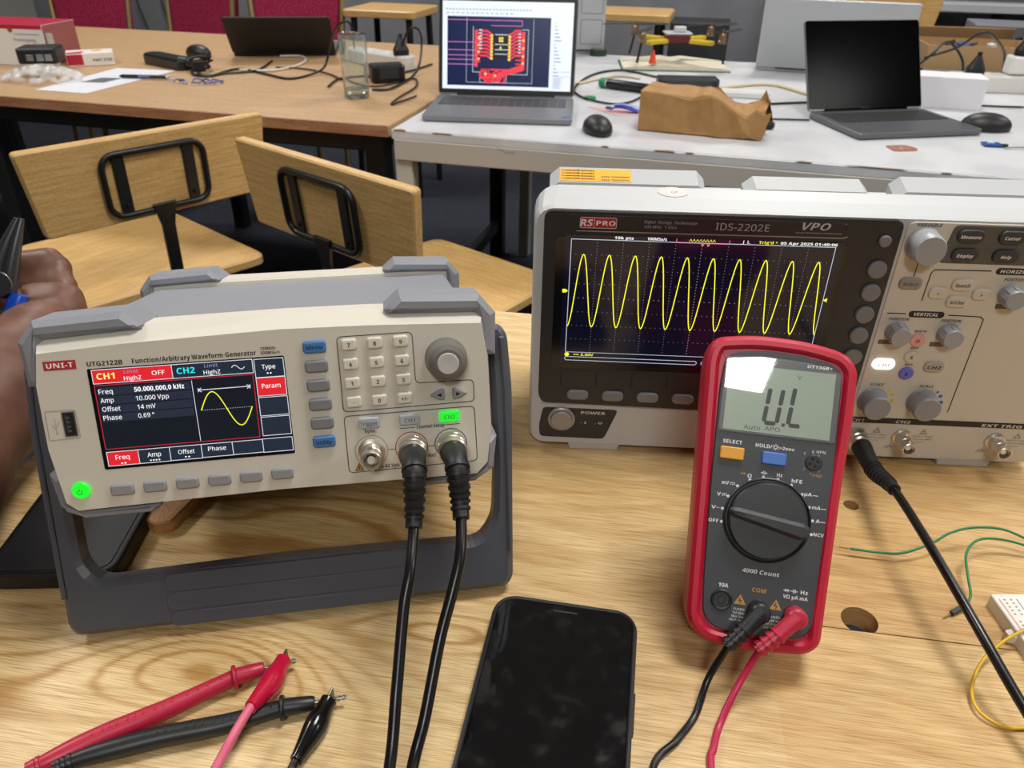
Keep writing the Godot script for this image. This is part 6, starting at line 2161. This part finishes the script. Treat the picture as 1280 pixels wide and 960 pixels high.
	part("body", g, mat("e0ded9", 0.4), t)
	plug("black mains plug standing on the white cube adapter", at(1.375, y + 0.093, -2.252, -6), bk)
	cord("black cord rising from the left plug of the right power strip", [Vector3(1256, -60, -2300), Vector3(1247, -10, -2315), Vector3(1209, 30, -2321), Vector3(1173, 35, -2296), Vector3(1134, 10, -2268), Vector3(1126, -20, -2302)], 3.4, bk)
	cord("black cord arching high from the plug on the white cube adapter", [Vector3(1393, -50, -2352), Vector3(1366, 10, -2331), Vector3(1233, 70, -2182), Vector3(1193, 75, -2168), Vector3(1183, 30, -2245), Vector3(1121, 0, -2279)], 3.4, bk)
	cord("thin black cable lying at the white table's right edge", [Vector3(1175, -76, -2035), Vector3(1222, -76, -2028), Vector3(1279, -76, -2023)], 2.6, bk)
	cord("black cable curving from the circuit layout laptop round the soldering tool", [Vector3(148, -76, -2104), Vector3(170, -76, -2249), Vector3(235, -76, -2417), Vector3(325, -76, -2478), Vector3(426, -76, -2354), Vector3(525, -76, -2276)], 3.2, bk)
	cord("black cable looping before the soldering tool to the pink card", [Vector3(151, -76, -2169), Vector3(174, -76, -2065), Vector3(248, -76, -1993), Vector3(319, -76, -2075), Vector3(378, -76, -2265)], 2.8, bk)
	cord("beige cable lying behind the soldering tool", [Vector3(165, -76, -2249), Vector3(290, -76, -2382), Vector3(356, -76, -2348)], 4.0, mat("cbbf9e", 0.5))
	cord("beige cable running from the paper bag to the switched-off laptop", [Vector3(502, -76, -2161), Vector3(608, -76, -2247), Vector3(716, -76, -2278), Vector3(775, -76, -2148)], 4.5, mat("c4b894", 0.5))
	cord("black cable running into the paper bag's mouth", [Vector3(742, -76, -2045), Vector3(633, -76, -2018), Vector3(575, -76, -1986), Vector3(500, -76, -1918)], 3.0, bk)
	cord("thin black cable with white plug going to the switched-off laptop's side", [Vector3(682, -76, -1846), Vector3(569, -76, -1855), Vector3(545, -76, -1870)], 2.4, bk)
	# cardboard boxes with electronic odds and ends
	var cb := mat("a07c53", 0.75)
	open_box("open cardboard box full of electronic parts behind the white box", at(1.47, y, -2.68, -10), Vector3(330, 70, 200), mat("b08f66", 0.75), true)
	t = carton("carton", "brown cardboard box standing at the white table's far right", at(1.86, y, -2.75, -20), Vector3(300, 200, 260), cb, mat("946f47", 0.75))
	t = carton("carton", "tall brown cardboard box behind the right power strip", at(1.72, y, -2.42, 24), Vector3(150, 90, 130), mat("a3805a", 0.75), mat("b39168", 0.75))

func open_box(label: String, xf: Transform3D, s: Vector3, m: Material, full: bool) -> void:
	var t := thing("open_carton", label, "box", xf)
	var g := Geo.new()
	g.box(Vector3(0, 2, 0), Vector3(s.x, 4, s.z))
	part("bottom", g, m, t)
	for k in [[0, s.z / 2, s.x, 4], [0, -s.z / 2, s.x, 4], [s.x / 2, 0, 4, s.z], [-s.x / 2, 0, 4, s.z]]:
		g = Geo.new()
		g.box(Vector3(k[0], s.y / 2, k[1]), Vector3(k[2], s.y, k[3]))
		part("side", g, m, t)
	g = Geo.new()
	g.box(Vector3(0, 40, 0), Vector3(s.x - 10, 2.5, 90), 0.4, Transform3D(Basis(Vector3(1, 0, 0), deg_to_rad(-62)), Vector3(0, s.y - 30, -s.z / 2 - 30)))
	part("flap", g, m, t)
	if not full: return
	var r := RandomNumberGenerator.new()
	r.seed = 12
	var cols := ["1a1a1c", "c9ccd2", "8a4a2c", "d8d6d0", "3a3b40", "b8762c", "2c4c8a"]
	var says := ["black", "silver", "rust brown", "off-white", "charcoal", "orange", "blue"]
	for i in 7:
		var p := Transform3D(Basis.from_euler(Vector3(r.randf_range(-0.5, 0.5), r.randf() * TAU, r.randf_range(-0.5, 0.5))), Vector3(r.randf_range(-s.x * 0.38, s.x * 0.38), s.y * 0.55 + r.randf() * 30, r.randf_range(-s.z * 0.34, s.z * 0.34)) * 0.001)
		g = Geo.new()
		g.box(Vector3(), Vector3(r.randf_range(30, 60), r.randf_range(8, 20), r.randf_range(16, 34)), 2)
		var o := solo("electronic_part", g, mat(cols[i % 7], 0.45), "small %s electronic part lying in the open cardboard box" % says[i], "electronic part", xf * p, "parts in the open cardboard box")

func drone(y: float) -> void:
	var t := thing("quadcopter", "small quadcopter frame with yellow arms standing on the open notebook", "drone", at(0.49, y + 0.02, -2.56, 0).scaled_local(Vector3(0.84, 0.84, 0.84)))
	var g := Geo.new()
	g.box(Vector3(0, 62, 0), Vector3(96, 5, 80), 1)
	part("lower_plate", g, mat("1b1b1d", 0.5), t)
	g = Geo.new()
	g.box(Vector3(0, 96, 0), Vector3(96, 5, 80), 1)
	part("upper_plate", g, mat("b9bbbd", 0.4), t)
	g = Geo.new()
	g.box(Vector3(0, 79, 4), Vector3(84, 28, 76), 3)
	part("battery", g, mat("5a2020", 0.5), t, "dark red battery")
	g = Geo.new()
	g.box(Vector3(8, 108, 0), Vector3(40, 18, 36), 2)
	part("flight_board", g, mat("c8c9cc", 0.4), t)
	for k in 4:
		var d := Vector3([-1, 1, 1, -1][k] * 0.86, 0, [-1, -1, 1, 1][k] * 0.6)
		var e := Vector3(0, 70, 0) + d * 165.0
		g = Geo.new()
		g.box(Vector3(0, 0, 92), Vector3(26, 14, 100), 3, towards(Vector3(0, 72, 0), d))
		part("arm", g, mat("cfae1e", 0.45), t, "yellow arm")
		g = Geo.new()
		g.lathe([[0.01, 0], [15, 0], [15, 8], [13.5, 10], [13.5, 30], [12, 33], [4, 34], [4, 46], [0.01, 47]], 18, Transform3D(Basis(Vector3(1, 0, 0), -PI / 2), e + Vector3(0, 4, 0)))
		var mo := part("motor", g, mat("9a8266", 0.3, 0.8), t)
		g = Geo.new()
		for s in [-1, 1]:
			g.box(Vector3(s * 62, 44, 0), Vector3(118, 2.5, 17), 1, Transform3D(Basis(Vector3(0, 1, 0), 0.2 + k * 0.35) * Basis(Vector3(1, 0, 0), s * 0.25), Vector3(e.x, e.y, e.z)))
		part("propeller", g, mat("26272a", 0.45), mo)
		g = Geo.new()
		g.tube([e + Vector3(0, 6, 0), e + Vector3(d.x * 14, -62, d.z * 14)], 4.5, 8)
		part("landing_leg", g, mat("1a1a1c", 0.5), t)
	g = Geo.new()
	g.lathe([[14, 0], [13, 6], [4, 44], [0.01, 46]], 16, Transform3D(Basis(Vector3(1, 0, 0), -PI / 2), Vector3(-92, 2, 70)))
	part("orange_cone", g, mat("e04a22", 0.45), t, "orange cone")

# ----------------------------------------------------------------- furniture at the back of the room
func banquet_chair(label: String, xf: Transform3D) -> void:
	var t := thing("banquet_chair", label, "chair", xf, "red banquet chairs behind the wooden table")
	var gold := mat("97845a", 0.4, 0.6)
	var red := StandardMaterial3D.new()
	if not mats.has("red_cloth"):
		red.albedo_texture = noise_tex(99, 0.11, Color("8a0f3a"), Color("c43a66"), 256, 256, 1, 0.62, 0.86)
		red.uv1_triplanar = true
		red.uv1_scale = Vector3(4, 4, 4)
		red.roughness = 0.9
		mats["red_cloth"] = red
	var cloth: Material = mats["red_cloth"]
	var g := Geo.new()
	g.pillow(Geo.round_poly([V2(-172, 480), V2(172, 480), V2(196, 900), V2(-196, 900)], 40, 5), -46, 10, 14, Transform3D(Basis(Vector3(1, 0, 0), deg_to_rad(-7)), Vector3(0, 0, 20)))
	part("backrest", g, cloth, t, "dark red padded back")
	g = Geo.new()
	g.pillow(Geo.rrect(0, -220, 400, 420, 40, 4), 410, 490, 24, Transform3D(Basis(Vector3(1, 0, 0), -PI / 2), Vector3(0, 0, -20)))
	part("seat", g, cloth, t)
	for s in [-1, 1]:
		g = Geo.new()
		g.tube([Vector3(s * 190, 0, 40), Vector3(s * 186, 430, 0), Vector3(s * 186, 520, -34), Vector3(s * 208, 905, -90)], 12.0, 10)
		part("rear_leg", g, gold, t)
		g = Geo.new()
		g.tube([Vector3(s * 190, 0, 420), Vector3(s * 186, 415, 400)], 12.0, 10)
		part("front_leg", g, gold, t)
	g = Geo.new()
	g.tube([Vector3(-208, 905, -90), Vector3(0, 940, -96), Vector3(208, 905, -90)], 12.0, 10)
	part("top_rail", g, gold, t)

func stool(label: String, xf: Transform3D, h: float, w: float, d: float) -> void:
	var t := thing("wooden_stool", label, "stool", xf, "wooden topped stools at the back")
	var g := Geo.new()
	g.prism(Geo.rrect(0, 0, w, d, 24, 4), h - 30, h, 4, Transform3D(Basis(Vector3(1, 0, 0), -PI / 2), Vector3()), 3)
	part("seat", g, mats["chair_wood"], t)
	for sx in [-1, 1]:
		for sz in [-1, 1]:
			g = Geo.new()
			g.tube([Vector3(sx * w * 0.38, h - 30, sz * d * 0.38), Vector3(sx * w * 0.44, 0, sz * d * 0.44)], 14.0, 10)
			part("leg", g, mat("17181a", 0.4), t)
	g = Geo.new()
	for sz in [-1, 1]: g.tube([Vector3(-w * 0.41, h * 0.4, sz * d * 0.41), Vector3(w * 0.41, h * 0.4, sz * d * 0.41)], 9.0, 8)
	for sx in [-1, 1]: g.tube([Vector3(sx * w * 0.41, h * 0.4, -d * 0.41), Vector3(sx * w * 0.41, h * 0.4, d * 0.41)], 9.0, 8)
	part("stretcher", g, mat("17181a", 0.4), t)

func far_furniture() -> void:
	banquet_chair("dark red banquet chair at the far left behind the red carton", at(-2.05, FLOOR_Y, -3.98, -8))
	banquet_chair("dark red banquet chair directly behind the small black mouse", at(-1.45, FLOOR_Y, -3.72, -28))
	banquet_chair("dark red banquet chair right behind the black laptop", at(-0.96, FLOOR_Y, -3.6, -4))
	stool("wooden stool with black legs behind the power strip on the wooden table", at(-0.55, FLOOR_Y, -3.72, -14), 790, 330, 320)
	stool("wooden stool standing behind the pale grey laptop lid", at(0.46, FLOOR_Y, -3.62, -14), 800, 400, 300)
	place_far_chair()
	# grey storage shelf with boxes at the right
	var t := thing("storage_shelf", "pale grey storage shelf against the back wall at right", "shelf", at(2.0, FLOOR_Y, -3.66, ROOM_TURN))
	var gm := mat("a9abb0", 0.5)
	var g: Geo
	for y in [330, 560, 690, 820, 1100]:
		g = Geo.new()
		g.box(Vector3(0, y, -180), Vector3(1700, 34, 360), 3)
		part("shelf_board", g, gm, t)
	for x in [-840, 0, 840]:
		g = Geo.new()
		g.box(Vector3(x, 620, -350), Vector3(30, 1240, 20), 2)
		part("upright", g, gm, t)
	for i in 7:
		g = Geo.new()
		g.box(Vector3(0, 50, 0), Vector3(170 + 20 * (i % 3), 86, 200), 4)
		var b := solo("storage_box", g, mat(["26262a", "3a2428", "4a4c52", "6a6c72", "2a2a30", "5a4a3c", "74777e"][i], 0.6), "dark storage box on the grey shelf, number %s from its left end" % ["one", "two", "three", "four", "five", "six", "seven"][i], "box", t.transform * at(-0.74 + 0.235 * i, 0.705 if i % 2 == 0 else 0.575, -0.17), "boxes on the grey shelf")
	g = Geo.new()
	g.box(Vector3(0, 75, 0), Vector3(260, 150, 200), 4)
	t = thing("marked_bin", "grey plastic bin with handwritten black letters behind the cables at right", "bin", at(1.78, TABLE_Y - 0.06, -3.05, -18))
	part("body", g, mat("73767d", 0.5), t)
	var st := letters()
	write(st, "FNT", -60, 52, 44, 110, 101, true, 0.2, 0.0, 12.0)
	part("marker_lettering", st, mat("17181a", 0.6), t)
	# dark legs and speaker like shapes behind the white table
	g = Geo.new()
	g.box(Vector3(0, 370, 0), Vector3(260, 740, 220), 6)
	solo("dark_cabinet", g, mat("2e2f33", 0.6), "dark grey cabinet standing between the stool and the grey shelf", "cabinet", at(0.84, FLOOR_Y, -3.86, -14))
	# hanging cables on the back wall
	for k in 3:
		var x := -2.5 + k * 0.17
		var wz := -(4530.0 - 248.7 * x) / 0.9686
		cord("thin black cable hanging down the grey back wall, %s of three" % ["left", "middle", "right"][k], [Vector3(x * 1000, 300, wz), Vector3(x * 1000 + 30, 60, wz + 10), Vector3(x * 1000 - 20, -160, wz + 8), Vector3(x * 1000 + 60, -480, wz + 16)], 4.0, mat("1b1b1d", 0.5))

func place_far_chair() -> void:
	var t := thing("wooden_chair", "wooden chair back tilted behind the large silver laptop", "chair", at(1.44, FLOOR_Y, -3.3, 6), "wooden chairs with black brackets")
	var g := Geo.new()
	g.prism(Geo.round_poly([V2(-220, 735), V2(185, 735), V2(225, 965), V2(-220, 965)], 12, 3), -12, 10, 3, Transform3D(), 3)
	part("backrest", g, mats["chair_wood"], t)
	g = Geo.new()
	g.box(Vector3(0, 460, 220), Vector3(400, 24, 420), 4)
	part("seat", g, mats["chair_wood"], t)
	for x in [-170, 170]:
		for z in [40, 400]:
			g = Geo.new()
			g.tube([Vector3(x, 450, z), Vector3(x, 0, z)], 11.0, 8)
			part("leg", g, mat("17181a", 0.4), t)
		g = Geo.new()
		g.tube([Vector3(x * 1.1, 950, -16), Vector3(x * 1.05, 460, 30)], 11.0, 8)
		part("back_post", g, mat("17181a", 0.4), t)
